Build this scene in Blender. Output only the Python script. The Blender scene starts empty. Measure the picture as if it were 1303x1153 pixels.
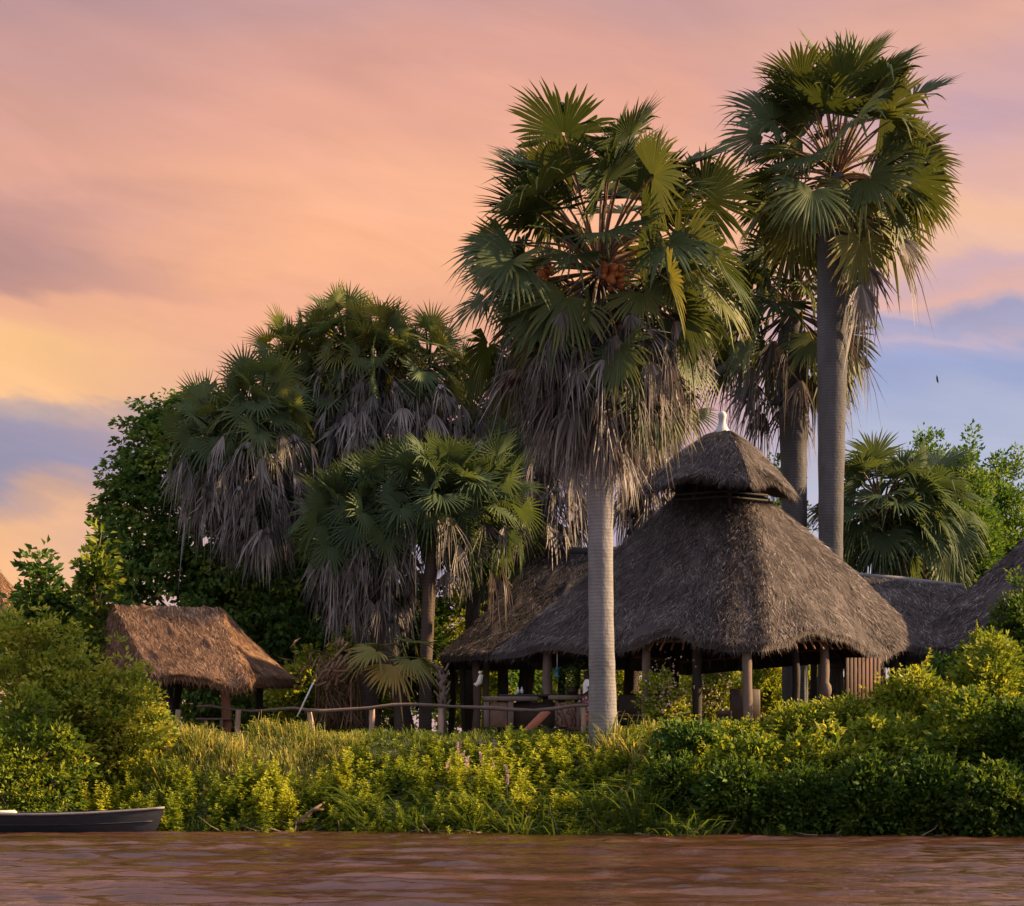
import bpy, bmesh, math, random
import numpy as np
from mathutils import Vector

SC = bpy.context.scene
COL = SC.collection
rng = np.random.default_rng(7)
random.seed(7)
R_ = math.radians

# ------------------------------------------------------------------ camera numbers
F, CX, HY, CH = 2700.0, 651.5, 972.0, 1.8        # focal length in photo pixels, centre, horizon row, eye height


def P(px, py, Y):
    return np.array([(px - CX) / F * Y, Y, CH + (HY - py) / F * Y])


def X(px, Y):
    return (px - CX) / F * Y


def Z(py, Y):
    return CH + (HY - py) / F * Y


SUN_EL, SUN_AZ = R_(26), R_(86)                  # azimuth measured from +Y towards +X
SUN_DIR = np.array([math.cos(SUN_EL) * math.sin(SUN_AZ), math.cos(SUN_EL) * math.cos(SUN_AZ), math.sin(SUN_EL)])


def reseed(k):
    global rng
    rng = np.random.default_rng(k)


# ------------------------------------------------------------------ vector helpers
def nrm(v):
    v = np.asarray(v, float)
    return v / np.maximum(np.linalg.norm(v, axis=-1, keepdims=True), 1e-9)


def rdir(n):
    return nrm(rng.normal(size=(n, 3)))


UP = np.array([0., 0., 1.])


# ------------------------------------------------------------------ mesh builder
class MB:
    def __init__(s):
        s.v, s.t, s.q, s.a, s.n = [], [], [], [], 0

    def add(s, V, tris=None, quads=None, var=0.5):
        V = np.asarray(V, float).reshape(-1, 3)
        s.v.append(V)
        a = np.empty(len(V)); a[:] = var
        s.a.append(a)
        if tris is not None and len(tris):
            s.t.append(np.asarray(tris, int).reshape(-1, 3) + s.n)
        if quads is not None and len(quads):
            s.q.append(np.asarray(quads, int).reshape(-1, 4) + s.n)
        s.n += len(V)

    def build(s, name, mat, parent=None, smooth=False, origin=None):
        V = np.concatenate(s.v) if s.v else np.zeros((0, 3))
        A = np.concatenate(s.a) if s.a else np.zeros(0)
        if parent is not None:
            o0 = np.array(parent.get('_org', (0, 0, 0)))
        elif origin is not None:
            o0 = np.array(origin, float)
        else:
            o0 = np.array([V[:, 0].mean(), V[:, 1].mean(), V[:, 2].min()])
        V = V - o0
        T = np.concatenate(s.t) if s.t else np.zeros((0, 3), int)
        Q = np.concatenate(s.q) if s.q else np.zeros((0, 4), int)
        me = bpy.data.meshes.new(name)
        me.vertices.add(len(V)); me.vertices.foreach_set('co', V.astype(np.float32).ravel())
        nl = len(T) * 3 + len(Q) * 4
        me.loops.add(nl)
        me.loops.foreach_set('vertex_index', np.concatenate([T.ravel(), Q.ravel()]).astype(np.int32))
        me.polygons.add(len(T) + len(Q))
        st = np.concatenate([np.arange(len(T)) * 3, len(T) * 3 + np.arange(len(Q)) * 4]).astype(np.int32)
        me.polygons.foreach_set('loop_start', st)
        if smooth:
            me.polygons.foreach_set('use_smooth', np.ones(len(T) + len(Q), bool))
        me.update(calc_edges=True)
        at = me.attributes.new('var', 'FLOAT', 'POINT')
        at.data.foreach_set('value', A.astype(np.float32))
        me.materials.append(mat)
        ob = bpy.data.objects.new(name, me)
        COL.objects.link(ob)
        if parent is not None:
            ob.parent = parent
        else:
            ob.location = o0
        ob['_org'] = [float(c) for c in o0]
        return ob


def tag(o, label=None, cat=None, group=None, kind=None):
    if label: o['label'] = label
    if cat: o['category'] = cat
    if group: o['group'] = group
    if kind: o['kind'] = kind
    return o


def thing(name, label, cat, loc, group=None):
    o = bpy.data.objects.new(name, None)
    COL.objects.link(o)
    o.location = [float(c) for c in loc]
    o['_org'] = [float(c) for c in loc]
    o.empty_display_size = 0.2
    return tag(o, label, cat, group)


def dup(root, loc, rz=0, sc=1.0, label=None):
    r = root.copy(); COL.objects.link(r)
    r.location = [float(c) for c in loc]; r.rotation_euler = (0, 0, rz); r.scale = (sc, sc, sc)
    if label: r['label'] = label
    for ch in list(root.children):
        c = ch.copy(); COL.objects.link(c); c.parent = r
        for g in ch.children:
            d = g.copy(); COL.objects.link(d); d.parent = c
    return r


# ------------------------------------------------------------------ shapes
def tube(mb, pts, rad, n=8, var=0.5, cap=True, wob=0.0):
    pts = np.asarray(pts, float); k = len(pts)
    rad = np.broadcast_to(np.asarray(rad, float), (k,))
    tan = nrm(np.gradient(pts, axis=0))
    ref = np.array([1., 0, 0]) if abs(tan[0] @ UP) > 0.8 else UP
    V = []
    for i in range(k):
        a = nrm(np.cross(tan[i], ref)); b = np.cross(tan[i], a)
        th = np.arange(n) / n * 2 * np.pi
        rr = rad[i] * (1 + wob * rng.normal(size=n))
        V.append(pts[i] + (np.cos(th) * rr)[:, None] * a + (np.sin(th) * rr)[:, None] * b)
    V = np.concatenate(V)
    q = []
    for i in range(k - 1):
        for j in range(n):
            q.append((i * n + j, i * n + (j + 1) % n, (i + 1) * n + (j + 1) % n, (i + 1) * n + j))
    t = []
    if cap:
        c0 = len(V); V = np.concatenate([V, pts[:1], pts[-1:]])
        for j in range(n):
            t.append((c0, (j + 1) % n, j)); t.append((c0 + 1, (k - 1) * n + j, (k - 1) * n + (j + 1) % n))
    mb.add(V, t, q, var)


def bez(p0, p1, p2, n):
    t = np.linspace(0, 1, n)[:, None]
    return (1 - t) ** 2 * np.asarray(p0) + 2 * t * (1 - t) * np.asarray(p1) + t * t * np.asarray(p2)


def box(mb, c, size, rz=0.0, bev=0.015, var=0.5, tilt=None):
    bm = bmesh.new()
    bmesh.ops.create_cube(bm, size=1.0)
    for v in bm.verts:
        v.co = Vector((v.co.x * size[0], v.co.y * size[1], v.co.z * size[2]))
    if bev:
        bmesh.ops.bevel(bm, geom=bm.edges[:], offset=min(bev, min(size) * 0.3), segments=1, affect='EDGES')
    bmesh.ops.triangulate(bm, faces=bm.faces[:])
    bm.verts.index_update()
    V = np.array([v.co[:] for v in bm.verts]); T = np.array([[v.index for v in f.verts] for f in bm.faces])
    bm.free()
    if tilt is not None:                             # (axis 'x'/'y', angle)
        ax, an = tilt; c_, s_ = math.cos(an), math.sin(an)
        M = np.array([[1, 0, 0], [0, c_, -s_], [0, s_, c_]]) if ax == 'x' else np.array([[c_, 0, s_], [0, 1, 0], [-s_, 0, c_]])
        V = V @ M.T
    c_, s_ = math.cos(rz), math.sin(rz)
    V = V @ np.array([[c_, -s_, 0], [s_, c_, 0], [0, 0, 1]]).T
    mb.add(V + np.asarray(c, float), T, None, var)


def lathe(mb, prof, c, n=20, var=0.5):
    prof = np.asarray(prof, float); k = len(prof)
    th = np.arange(n) / n * 2 * np.pi
    V = np.concatenate([np.stack([r * np.cos(th), r * np.sin(th), np.full(n, z)], 1) for r, z in prof]) + np.asarray(c, float)
    q = [(i * n + j, i * n + (j + 1) % n, (i + 1) * n + (j + 1) % n, (i + 1) * n + j) for i in range(k - 1) for j in range(n)]
    mb.add(V, None, q, var)


def sphere(mb, c, r, var=0.5, nu=10, nv=7, sq=(1, 1, 1)):
    th = np.linspace(0.02, np.pi - 0.02, nv)
    ph = np.arange(nu) / nu * 2 * np.pi
    V = np.array([[math.sin(a) * math.cos(b) * sq[0], math.sin(a) * math.sin(b) * sq[1], math.cos(a) * sq[2]] for a in th for b in ph]) * r + np.asarray(c, float)
    q = [(i * nu + j, (i + 1) * nu + j, (i + 1) * nu + (j + 1) % nu, i * nu + (j + 1) % nu) for i in range(nv - 1) for j in range(nu)]
    mb.add(V, None, q, var)


def leaves(mb, C, D, N, L, W, var, fold=0.22, curl=0.12):
    """pointed oval leaves, two folded faces each"""
    C = np.asarray(C, float); n = len(C)
    D = nrm(D); S = nrm(np.cross(D, N)); N = np.cross(S, D)
    L = np.broadcast_to(L, (n,))[:, None]; W = np.broadcast_to(W, (n,))[:, None]
    p0 = C
    m = C + D * L * 0.42 + N * W * fold
    p1 = m + S * W * 0.5; p3 = m - S * W * 0.5
    p2 = C + D * L - N * L * curl
    V = np.stack([p0, p1, p2, p3], 1).reshape(-1, 3)
    i = np.arange(n)[:, None] * 4
    T = np.concatenate([i + [0, 1, 2], i + [0, 2, 3]])
    mb.add(V, T, None, np.repeat(np.broadcast_to(var, (n,)), 4))


def clump_leaves(mb, centers, crad, nper, L, W, hang=0.15, up=0.35, vbase=0.45, vspread=0.22, core=None, flat=1.0):
    """leaf tufts: each centre is a twig end that carries nper leaves"""
    centers = np.asarray(centers, float); k = len(centers)
    vr = np.clip(vbase + rng.normal(size=k) * vspread, 0, 1)
    C = np.repeat(centers, nper, 0)
    d = rdir(len(C)); d[:, 2] = np.abs(d[:, 2]) * 0.8 - 0.25
    d = nrm(d)
    r = crad * rng.random(len(C)) ** 0.5
    Pn = C + d * r[:, None] * np.array([1, 1, flat])
    D = nrm(d + rdir(len(C)) * 0.7 + np.array([0, 0, -hang]))
    if core is not None:
        D = nrm(D + 0.6 * nrm(C - np.asarray(core)))
    N = nrm(rdir(len(C)) * 0.9 + UP * up + d * 0.4)
    s = rng.uniform(0.65, 1.25, len(C))
    leaves(mb, Pn, D, N, L * s, W * s, np.clip(np.repeat(vr, nper) + rng.normal(size=len(C)) * 0.09, 0, 1))


def blob_points(blobs, n, shell=0.55):
    """points in the outer shell of a union of ellipsoids (cx,cy,cz,rx,ry,rz)"""
    blobs = np.asarray(blobs, float)
    w = (blobs[:, 3] * blobs[:, 4] + blobs[:, 3] * blobs[:, 5] + blobs[:, 4] * blobs[:, 5]); w /= w.sum()
    out = []
    for b, wi in zip(blobs, w):
        m = max(3, int(n * wi))
        d = rdir(m)
        ph = rng.random(4) * 6
        lump = 1 + 0.13 * np.sin(5 * d[:, 0] + ph[0]) * np.cos(4 * d[:, 2] + ph[1]) + 0.10 * np.sin(9 * d[:, 1] + ph[2]) + 0.08 * np.sin(13 * d[:, 2] + 7 * d[:, 0] + ph[3])
        rr = (shell + (1.04 - shell) * rng.random(m) ** 0.7) * lump
        out.append(b[:3] + d * rr[:, None] * b[3:6])
    return np.concatenate(out)


# ------------------------------------------------------------------ materials
def newmat(name):
    m = bpy.data.materials.new(name); m.use_nodes = True
    nt = m.node_tree
    for n in list(nt.nodes): nt.nodes.remove(n)
    return m, nt


def nd(nt, typ, **kw):
    n = nt.nodes.new(typ)
    for k, v in kw.items():
        if k.startswith('_'): setattr(n, k[1:], v)
        else:
            key = k.replace('__', ' ')
            n.inputs[key].default_value = v
    return n


def ramp(nt, stops, fac=None, interp='LINEAR'):
    r = nt.nodes.new('ShaderNodeValToRGB'); e = r.color_ramp.elements
    r.color_ramp.interpolation = interp
    while len(e) < len(stops): e.new(0.5)
    for i, (p, c) in enumerate(stops):
        e[i].position = p; e[i].color = (*c, 1) if len(c) == 3 else c
    if fac is not None: nt.links.new(fac, r.inputs[0])
    return r


def leafmat(name, stops, transl=0.38, tint=(1.25, 1.1, 0.45), rough=0.6, spec=0.12):
    m, nt = newmat(name); L = nt.links.new
    at = nd(nt, 'ShaderNodeAttribute', _attribute_name='var')
    r = ramp(nt, stops, at.outputs['Fac'])
    p = nd(nt, 'ShaderNodeBsdfPrincipled'); p.inputs['Roughness'].default_value = rough
    p.inputs['Specular IOR Level'].default_value = spec
    L(r.outputs[0], p.inputs['Base Color'])
    t = nd(nt, 'ShaderNodeBsdfTranslucent')
    mu = nd(nt, 'ShaderNodeMix', _data_type='RGBA', _blend_type='MULTIPLY'); mu.inputs[0].default_value = 1
    L(r.outputs[0], mu.inputs[6]); mu.inputs[7].default_value = (*tint, 1)
    L(mu.outputs[2], t.inputs['Color'])
    mx = nd(nt, 'ShaderNodeMixShader'); mx.inputs[0].default_value = transl
    L(p.outputs[0], mx.inputs[1]); L(t.outputs[0], mx.inputs[2])
    o = nd(nt, 'ShaderNodeOutputMaterial'); L(mx.outputs[0], o.inputs[0])
    return m


def varmat(name, stops, rough=0.8, noise_scale=3.0, noise_amt=0.35, bump=0.3, bump_scale=20.0, stretch=(1, 1, 1), spec=0.25, rings=None):
    """per-vertex 'var' plus noise through a colour ramp, with bump"""
    m, nt = newmat(name); L = nt.links.new
    at = nd(nt, 'ShaderNodeAttribute', _attribute_name='var')
    tc = nd(nt, 'ShaderNodeTexCoord')
    mp = nd(nt, 'ShaderNodeMapping'); mp.inputs['Scale'].default_value = stretch
    L(tc.outputs['Object'], mp.inputs[0])
    n1 = nd(nt, 'ShaderNodeTexNoise', Scale=noise_scale, Detail=8.0, Roughness=0.65); L(mp.outputs[0], n1.inputs['Vector'])
    s = nd(nt, 'ShaderNodeMath', _operation='MULTIPLY_ADD'); L(n1.outputs[0], s.inputs[0]); s.inputs[1].default_value = noise_amt * 2; s.inputs[2].default_value = -noise_amt
    ad = nd(nt, 'ShaderNodeMath', _operation='ADD', _use_clamp=True); L(s.outputs[0], ad.inputs[0]); L(at.outputs['Fac'], ad.inputs[1])
    r = ramp(nt, stops, ad.outputs[0])
    p = nd(nt, 'ShaderNodeBsdfPrincipled'); p.inputs['Roughness'].default_value = rough; p.inputs['Specular IOR Level'].default_value = spec
    L(r.outputs[0], p.inputs['Base Color'])
    n2 = nd(nt, 'ShaderNodeTexNoise', Scale=bump_scale, Detail=6.0, Roughness=0.7); L(mp.outputs[0], n2.inputs['Vector'])
    h = n2.outputs[0]
    if rings:
        wv = nd(nt, 'ShaderNodeTexWave', _wave_type='BANDS', _bands_direction='Z', _wave_profile='SAW', Scale=rings, Distortion=2.5, Detail=3.0)
        wv.inputs['Detail Scale'].default_value = 1.5
        L(tc.outputs['Object'], wv.inputs[0])
        a2 = nd(nt, 'ShaderNodeMath', _operation='MULTIPLY_ADD'); L(wv.outputs['Fac'], a2.inputs[0]); a2.inputs[1].default_value = 0.8; L(n2.outputs[0], a2.inputs[2])
        h = a2.outputs[0]
        rr = nd(nt, 'ShaderNodeMath', _operation='MULTIPLY_ADD', _use_clamp=True); L(wv.outputs['Fac'], rr.inputs[0]); rr.inputs[1].default_value = -0.22; L(ad.outputs[0], rr.inputs[2])
        L(rr.outputs[0], r.inputs[0])
    b = nd(nt, 'ShaderNodeBump', Strength=bump, Distance=0.05); L(h, b.inputs['Height']); L(b.outputs[0], p.inputs['Normal'])
    o = nd(nt, 'ShaderNodeOutputMaterial'); L(p.outputs[0], o.inputs[0])
    return m


M = {}
M['palm'] = leafmat('palm_blade', [(0, (.028, .046, .018)), (.45, (.062, .082, .028)), (.75, (.135, .135, .034)), (1, (.30, .20, .05))], .31, tint=(1.2, 1.02, .38), rough=.5, spec=.18)
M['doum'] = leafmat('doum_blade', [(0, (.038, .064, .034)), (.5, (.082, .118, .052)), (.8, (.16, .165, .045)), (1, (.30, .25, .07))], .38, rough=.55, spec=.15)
M['dead'] = leafmat('dead_blade', [(0, (0.034, 0.030, 0.029)), (.4, (0.132, 0.115, 0.110)), (.75, (0.270, 0.244, 0.237)), (1, (0.494, 0.454, 0.443))], .18, tint=(1.1, .9, .7), rough=.7, spec=.2)
M['petiole'] = varmat('petiole', [(0, (.08, .045, .025)), (.5, (.20, .11, .05)), (1, (.24, .17, .07))], .55, bump=.1)
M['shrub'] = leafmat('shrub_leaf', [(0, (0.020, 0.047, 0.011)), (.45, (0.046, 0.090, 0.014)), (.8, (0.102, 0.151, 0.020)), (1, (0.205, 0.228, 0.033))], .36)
M['shrub_lit'] = leafmat('shrub_leaf_sunlit', [(0, (0.040, 0.084, 0.015)), (.4, (0.097, 0.154, 0.020)), (.8, (0.218, 0.260, 0.027)), (1, (0.385, 0.383, 0.062))], .42)  # shrub leaf again, sunlight put into a lighter, yellower colour
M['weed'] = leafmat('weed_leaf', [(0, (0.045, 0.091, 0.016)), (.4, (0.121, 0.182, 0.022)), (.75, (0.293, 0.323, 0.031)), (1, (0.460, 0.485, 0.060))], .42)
M['vine'] = leafmat('vine_leaf', [(0, (.028, .062, .018)), (.5, (.062, .122, .026)), (.85, (.11, .18, .035)), (1, (.19, .24, .045))], .36)
M['tree'] = leafmat('tree_leaf', [(0, (0.022, 0.054, 0.012)), (.5, (0.042, 0.098, 0.018)), (.85, (0.085, 0.157, 0.027)), (1, (0.144, 0.207, 0.046))], .4)
M['grass'] = leafmat('grass_blade', [(0, (0.040, 0.075, 0.018)), (.5, (0.098, 0.138, 0.029)), (.8, (0.230, 0.230, 0.057)), (1, (0.483, 0.414, 0.161))], .45)
M['flower'] = leafmat('flower_spike', [(0, (.35, .22, .20)), (1, (.62, .48, .46))], .35, tint=(1, 1, 1))
M['thatch'] = varmat('grey_thatch', [(0, (.016, .013, .0135)), (.4, (.060, .048, .048)), (.7, (.115, .094, .093)), (1, (.27, .23, .225))], .85, noise_scale=.9, noise_amt=.38, bump=.5, bump_scale=14, stretch=(1, 1, 1))
M['thatch_warm'] = varmat('brown_thatch', [(0, (.035, .018, .011)), (.4, (.125, .064, .036)), (.7, (.21, .115, .065)), (1, (.42, .27, .17))], .85, noise_scale=.9, noise_amt=.38, bump=.5, bump_scale=14)
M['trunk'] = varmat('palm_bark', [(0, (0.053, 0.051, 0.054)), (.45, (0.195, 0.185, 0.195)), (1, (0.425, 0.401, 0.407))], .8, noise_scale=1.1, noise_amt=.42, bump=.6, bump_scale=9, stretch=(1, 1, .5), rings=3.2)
M['trunk_dark'] = varmat('shaded_palm_bark', [(0, (.03, .029, .032)), (.45, (.09, .088, .097)), (1, (.22, .215, .225))], .8, noise_scale=1.1, noise_amt=.42, bump=.6, bump_scale=9, stretch=(1, 1, .5), rings=3.2)  # palm bark again, with shade put into a darker colour
M['trunk2'] = varmat('doum_bark', [(0, (0.024, 0.018, 0.015)), (.5, (0.078, 0.057, 0.048)), (1, (0.150, 0.114, 0.096))], .85, noise_scale=2.5, noise_amt=.3, bump=.6, bump_scale=10, rings=3.0)
M['bark'] = varmat('bark', [(0, (.035, .025, .018)), (.5, (.10, .07, .05)), (1, (.2, .15, .11))], .9, bump=.6, bump_scale=12)
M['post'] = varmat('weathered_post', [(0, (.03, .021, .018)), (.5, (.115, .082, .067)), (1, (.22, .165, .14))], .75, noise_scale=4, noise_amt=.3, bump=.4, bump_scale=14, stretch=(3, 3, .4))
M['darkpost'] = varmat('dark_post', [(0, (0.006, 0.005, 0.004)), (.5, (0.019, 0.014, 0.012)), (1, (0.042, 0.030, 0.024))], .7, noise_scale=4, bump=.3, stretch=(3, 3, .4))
M['plank'] = varmat('plank', [(0, (.02, .011, .008)), (.5, (.085, .046, .032)), (1, (.16, .10, .075))], .7, noise_scale=3, noise_amt=.3, bump=.3, bump_scale=18, stretch=(1, 1, 6))
M['redwood'] = varmat('red_board', [(0, (.14, .04, .025)), (.5, (.36, .12, .07)), (1, (.5, .2, .12))], .6, noise_scale=4, bump=.2)
M['darkwood'] = varmat('dark_wood', [(0, (.012, .008, .006)), (.5, (.04, .026, .02)), (1, (.08, .055, .04))], .55, noise_scale=5, bump=.2)
M['rafter'] = varmat('rafter', [(0, (.06, .025, .012)), (.5, (.18, .08, .034)), (1, (.30, .15, .07))], .7, noise_scale=4, bump=.3)
M['white'] = varmat('white_plaster', [(0, (.22, .22, .235)), (.5, (.36, .36, .38)), (1, (.5, .5, .5))], .6, noise_scale=5, noise_amt=.2, bump=.08)
M['boat'] = varmat('boat_paint', [(0, (.01, .01, .013)), (.5, (.028, .029, .038)), (1, (.09, .08, .085))], .6, noise_scale=2.4, noise_amt=.5, bump=.3, bump_scale=16, stretch=(1, 4, 6))
M['boat_rim'] = varmat('boat_rim', [(0, (0.042, 0.036, 0.036)), (.5, (0.132, 0.120, 0.120)), (1, (0.240, 0.216, 0.204))], .6, noise_scale=5, noise_amt=.4, bump=.2)
M['tar'] = varmat('tar_ridge', [(0, (.006, .006, .008)), (.5, (.014, .014, .018)), (1, (.03, .03, .035))], .6, bump=.3)
M['fruit'] = varmat('palm_fruit', [(0, (.14, .04, .014)), (.5, (.36, .12, .035)), (1, (.5, .2, .06))], .45, noise_scale=6, bump=.05)
M['skin'] = varmat('skin', [(0, (.035, .02, .014)), (.5, (.06, .034, .023)), (1, (.09, .05, .035))], .5, noise_scale=8, noise_amt=.1, bump=.02)
M['hair'] = varmat('hair', [(0, (.004, .004, .004)), (1, (.02, .018, .017))], .7, bump=.4, bump_scale=60)
M['blouse'] = varmat('blouse', [(0, (.55, .5, .48)), (1, (.78, .74, .72))], .8, noise_scale=9, noise_amt=.2, bump=.1)
M['lantern'] = varmat('blue_lantern', [(0, (.012, .06, .11)), (1, (.03, .14, .22))], .3, bump=.05)
M['driftwood'] = varmat('driftwood', [(0, (.05, .03, .02)), (.5, (.14, .085, .05)), (1, (.26, .17, .11))], .8, noise_scale=5, bump=.3)
M['palewood'] = varmat('pale_wood', [(0, (.4, .35, .28)), (.5, (.58, .52, .44)), (1, (.68, .62, .54))], .7, noise_scale=6, bump=.2)
M['bird'] = varmat('dark_feather', [(0, (.02, .02, .02)), (1, (.06, .05, .05))], .8, bump=.1)
M['reed'] = varmat('dry_reed', [(0, (.03, .015, .009)), (.5, (.10, .055, .03)), (1, (.22, .13, .075))], .8, noise_scale=4, bump=.2)


def skirt_material():
    m, nt = newmat('patterned_cloth'); L = nt.links.new
    tc = nd(nt, 'ShaderNodeTexCoord')
    vo = nd(nt, 'ShaderNodeTexVoronoi', Scale=9.0); L(tc.outputs['Object'], vo.inputs[0])
    sp = nd(nt, 'ShaderNodeSeparateXYZ'); L(tc.outputs['Object'], sp.inputs[0])
    r = ramp(nt, [(0, (.45, .36, .33)), (.28, (.42, .33, .31)), (.34, (.20, .03, .035)), (.6, (.10, .03, .05)), (.8, (.28, .25, .27))], vo.outputs['Distance'])
    g = nd(nt, 'ShaderNodeMapRange'); g.inputs[1].default_value = .38; g.inputs[2].default_value = .34
    L(sp.outputs[2], g.inputs[0])
    mx = nd(nt, 'ShaderNodeMix', _data_type='RGBA'); L(g.outputs[0], mx.inputs[0]); L(r.outputs[0], mx.inputs[6]); mx.inputs[7].default_value = (.42, .025, .02, 1)
    p = nd(nt, 'ShaderNodeBsdfPrincipled', Roughness=.85); L(mx.outputs[2], p.inputs['Base Color'])
    o = nd(nt, 'ShaderNodeOutputMaterial'); L(p.outputs[0], o.inputs[0])
    return m


M['skirt'] = skirt_material()


def carved_material():
    m, nt = newmat('carved_panel'); L = nt.links.new
    tc = nd(nt, 'ShaderNodeTexCoord')
    vo = nd(nt, 'ShaderNodeTexWave', _wave_type='RINGS', _rings_direction='SPHERICAL', Scale=2.2, Distortion=9.0, Detail=2.5); vo.inputs['Detail Scale'].default_value = 2.2; L(tc.outputs['Object'], vo.inputs[0])
    n = nd(nt, 'ShaderNodeTexNoise', Scale=6.0, Detail=6.0); L(tc.outputs['Object'], n.inputs['Vector'])
    r1 = ramp(nt, [(0, (0, 0, 0)), (.12, (0, 0, 0)), (.4, (1, 1, 1))], vo.outputs['Fac'])
    r2 = ramp(nt, [(.3, (.10, .050, .034)), (.7, (.22, .12, .085))], n.outputs[0])
    mx = nd(nt, 'ShaderNodeMix', _data_type='RGBA'); L(r1.outputs[0], mx.inputs[0]); mx.inputs[6].default_value = (.055, .028, .02, 1); L(r2.outputs[0], mx.inputs[7])
    p = nd(nt, 'ShaderNodeBsdfPrincipled', Roughness=.7); L(mx.outputs[2], p.inputs['Base Color'])
    b = nd(nt, 'ShaderNodeBump', Strength=.8, Distance=.02); L(r1.outputs[0], b.inputs['Height']); L(b.outputs[0], p.inputs['Normal'])
    o = nd(nt, 'ShaderNodeOutputMaterial'); L(p.outputs[0], o.inputs[0])
    return m


M['carved'] = carved_material()


def ground_material():
    m, nt = newmat('bank_soil'); L = nt.links.new
    tc = nd(nt, 'ShaderNodeTexCoord')
    n = nd(nt, 'ShaderNodeTexNoise', Scale=.9, Detail=9.0, Roughness=.7); L(tc.outputs['Object'], n.inputs['Vector'])
    n2 = nd(nt, 'ShaderNodeTexNoise', Scale=9.0, Detail=6.0); L(tc.outputs['Object'], n2.inputs['Vector'])
    r = ramp(nt, [(.3, (.035, .045, .014)), (.5, (.06, .055, .025)), (.68, (.13, .08, .05))], n.outputs[0])
    p = nd(nt, 'ShaderNodeBsdfPrincipled', Roughness=.95); L(r.outputs[0], p.inputs['Base Color'])
    b = nd(nt, 'ShaderNodeBump', Strength=.8, Distance=.1); L(n2.outputs[0], b.inputs['Height']); L(b.outputs[0], p.inputs['Normal'])
    o = nd(nt, 'ShaderNodeOutputMaterial'); L(p.outputs[0], o.inputs[0])
    return m


def water_material():
    m, nt = newmat('muddy_water'); L = nt.links.new
    tc = nd(nt, 'ShaderNodeTexCoord')
    mp = nd(nt, 'ShaderNodeMapping'); mp.inputs['Scale'].default_value = (.16, 1, 1); mp.inputs['Rotation'].default_value = (0, 0, .05); L(tc.outputs['Object'], mp.inputs[0])
    n1 = nd(nt, 'ShaderNodeTexNoise', Scale=.55, Detail=7.0, Roughness=.65, Distortion=.5); L(mp.outputs[0], n1.inputs['Vector'])
    r = ramp(nt, [(.36, (.026, .0108, .0062)), (.5, (.042, .018, .0102)), (.64, (.068, .030, .0175))], n1.outputs[0])
    n2 = nd(nt, 'ShaderNodeTexNoise', Scale=5.0, Detail=5.0, Roughness=.6, Distortion=.3); L(tc.outputs['Object'], n2.inputs['Vector'])
    p = nd(nt, 'ShaderNodeBsdfPrincipled', Roughness=.06); L(r.outputs[0], p.inputs['Base Color'])
    p.inputs['IOR'].default_value = 1.33
    p.inputs['Specular IOR Level'].default_value = .5
    b = nd(nt, 'ShaderNodeBump', Strength=.4, Distance=.05); L(n2.outputs[0], b.inputs['Height']); L(b.outputs[0], p.inputs['Normal'])
    o = nd(nt, 'ShaderNodeOutputMaterial'); L(p.outputs[0], o.inputs[0])
    return m


# ------------------------------------------------------------------ terrain and water
def waterline(x):
    x = np.clip(np.asarray(x, float), -26, 26)
    return 54.35 - 0.199 * x + 0.35 * np.sin(x * 0.9) + 0.2 * np.sin(x * 2.3 + 1)


def gz(x, y):
    x = np.asarray(x, float); y = np.asarray(y, float)
    t = y - waterline(x)
    s = np.clip((t + 2.0) / 9.0, 0, 1); s = s * s * (3 - 2 * s)
    z = -1.15 + 3.68 * s
    z = z + 0.06 * np.sin(x * 1.3 + y * .7) * np.cos(y * 1.1 - x * .4) * (s > 0.05)
    return z


gx = np.concatenate([[-900, -400, -160, -80, -40], np.linspace(-28, 28, 141), [40, 80, 160, 400, 900]])
gy = np.concatenate([[-120, -20, 20, 40], np.linspace(46, 90, 111), [110, 150, 250, 500, 1500]])
GX, GY = np.meshgrid(gx, gy)
GZ = gz(GX, GY)
V = np.stack([GX, GY, GZ], -1).reshape(-1, 3)
nx, ny = len(gx), len(gy)
ii, jj = np.meshgrid(np.arange(nx - 1), np.arange(ny - 1))
b0 = (jj * nx + ii).ravel()
mb = MB(); mb.add(V, None, np.stack([b0, b0 + 1, b0 + nx + 1, b0 + nx], 1))
tag(mb.build('ground', ground_material(), smooth=True, origin=(0, 0, 0)), kind='structure')

wx = np.concatenate([[-900, -200, -60, -30], np.linspace(-17, 17, 260), [30, 60, 200, 900]])
wy = np.concatenate([[-200, -40, 5, 12, 17], np.linspace(20, 58, 520), [62]])
WX, WY = np.meshgrid(wx, wy)
WZ = np.zeros_like(WX)
for k in range(26):
    lam = rng.uniform(.42, 1.5); an = rng.normal() * .32 + math.pi / 2 - .1
    WZ += 0.0085 * lam ** .9 * np.sin(2 * np.pi / lam * (math.cos(an) * WX + math.sin(an) * WY) + rng.random() * 6.28 + 1.2 * np.sin(WX * rng.uniform(.3, .9) + rng.random() * 6 + WY * .3))
patch = .6 + .25 * np.sin(WX * .21 + 1.3 * np.sin(WY * .17)) * np.sin(WY * .9 + WX * .1) + .25 * np.sin(WY * 1.9 + 1.5 * np.sin(WX * .35) + WX * .12) + .15 * np.sin(WY * 3.7 + 1.2 * np.sin(WX * .6 + 2))
patch = np.clip(patch * .8 + .15, .55, 1.2)
WZ += sum((.0052) * np.sin(2 * np.pi / l_ * (math.cos(a_) * WX + math.sin(a_) * WY) + p_) for l_, a_, p_ in zip(rng.uniform(.34, .55, 9), rng.normal(size=9) * .35 + 1.5, rng.random(9) * 6.28))
WZ *= patch * ((WY > 18) & (np.abs(WX) < 18))
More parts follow.
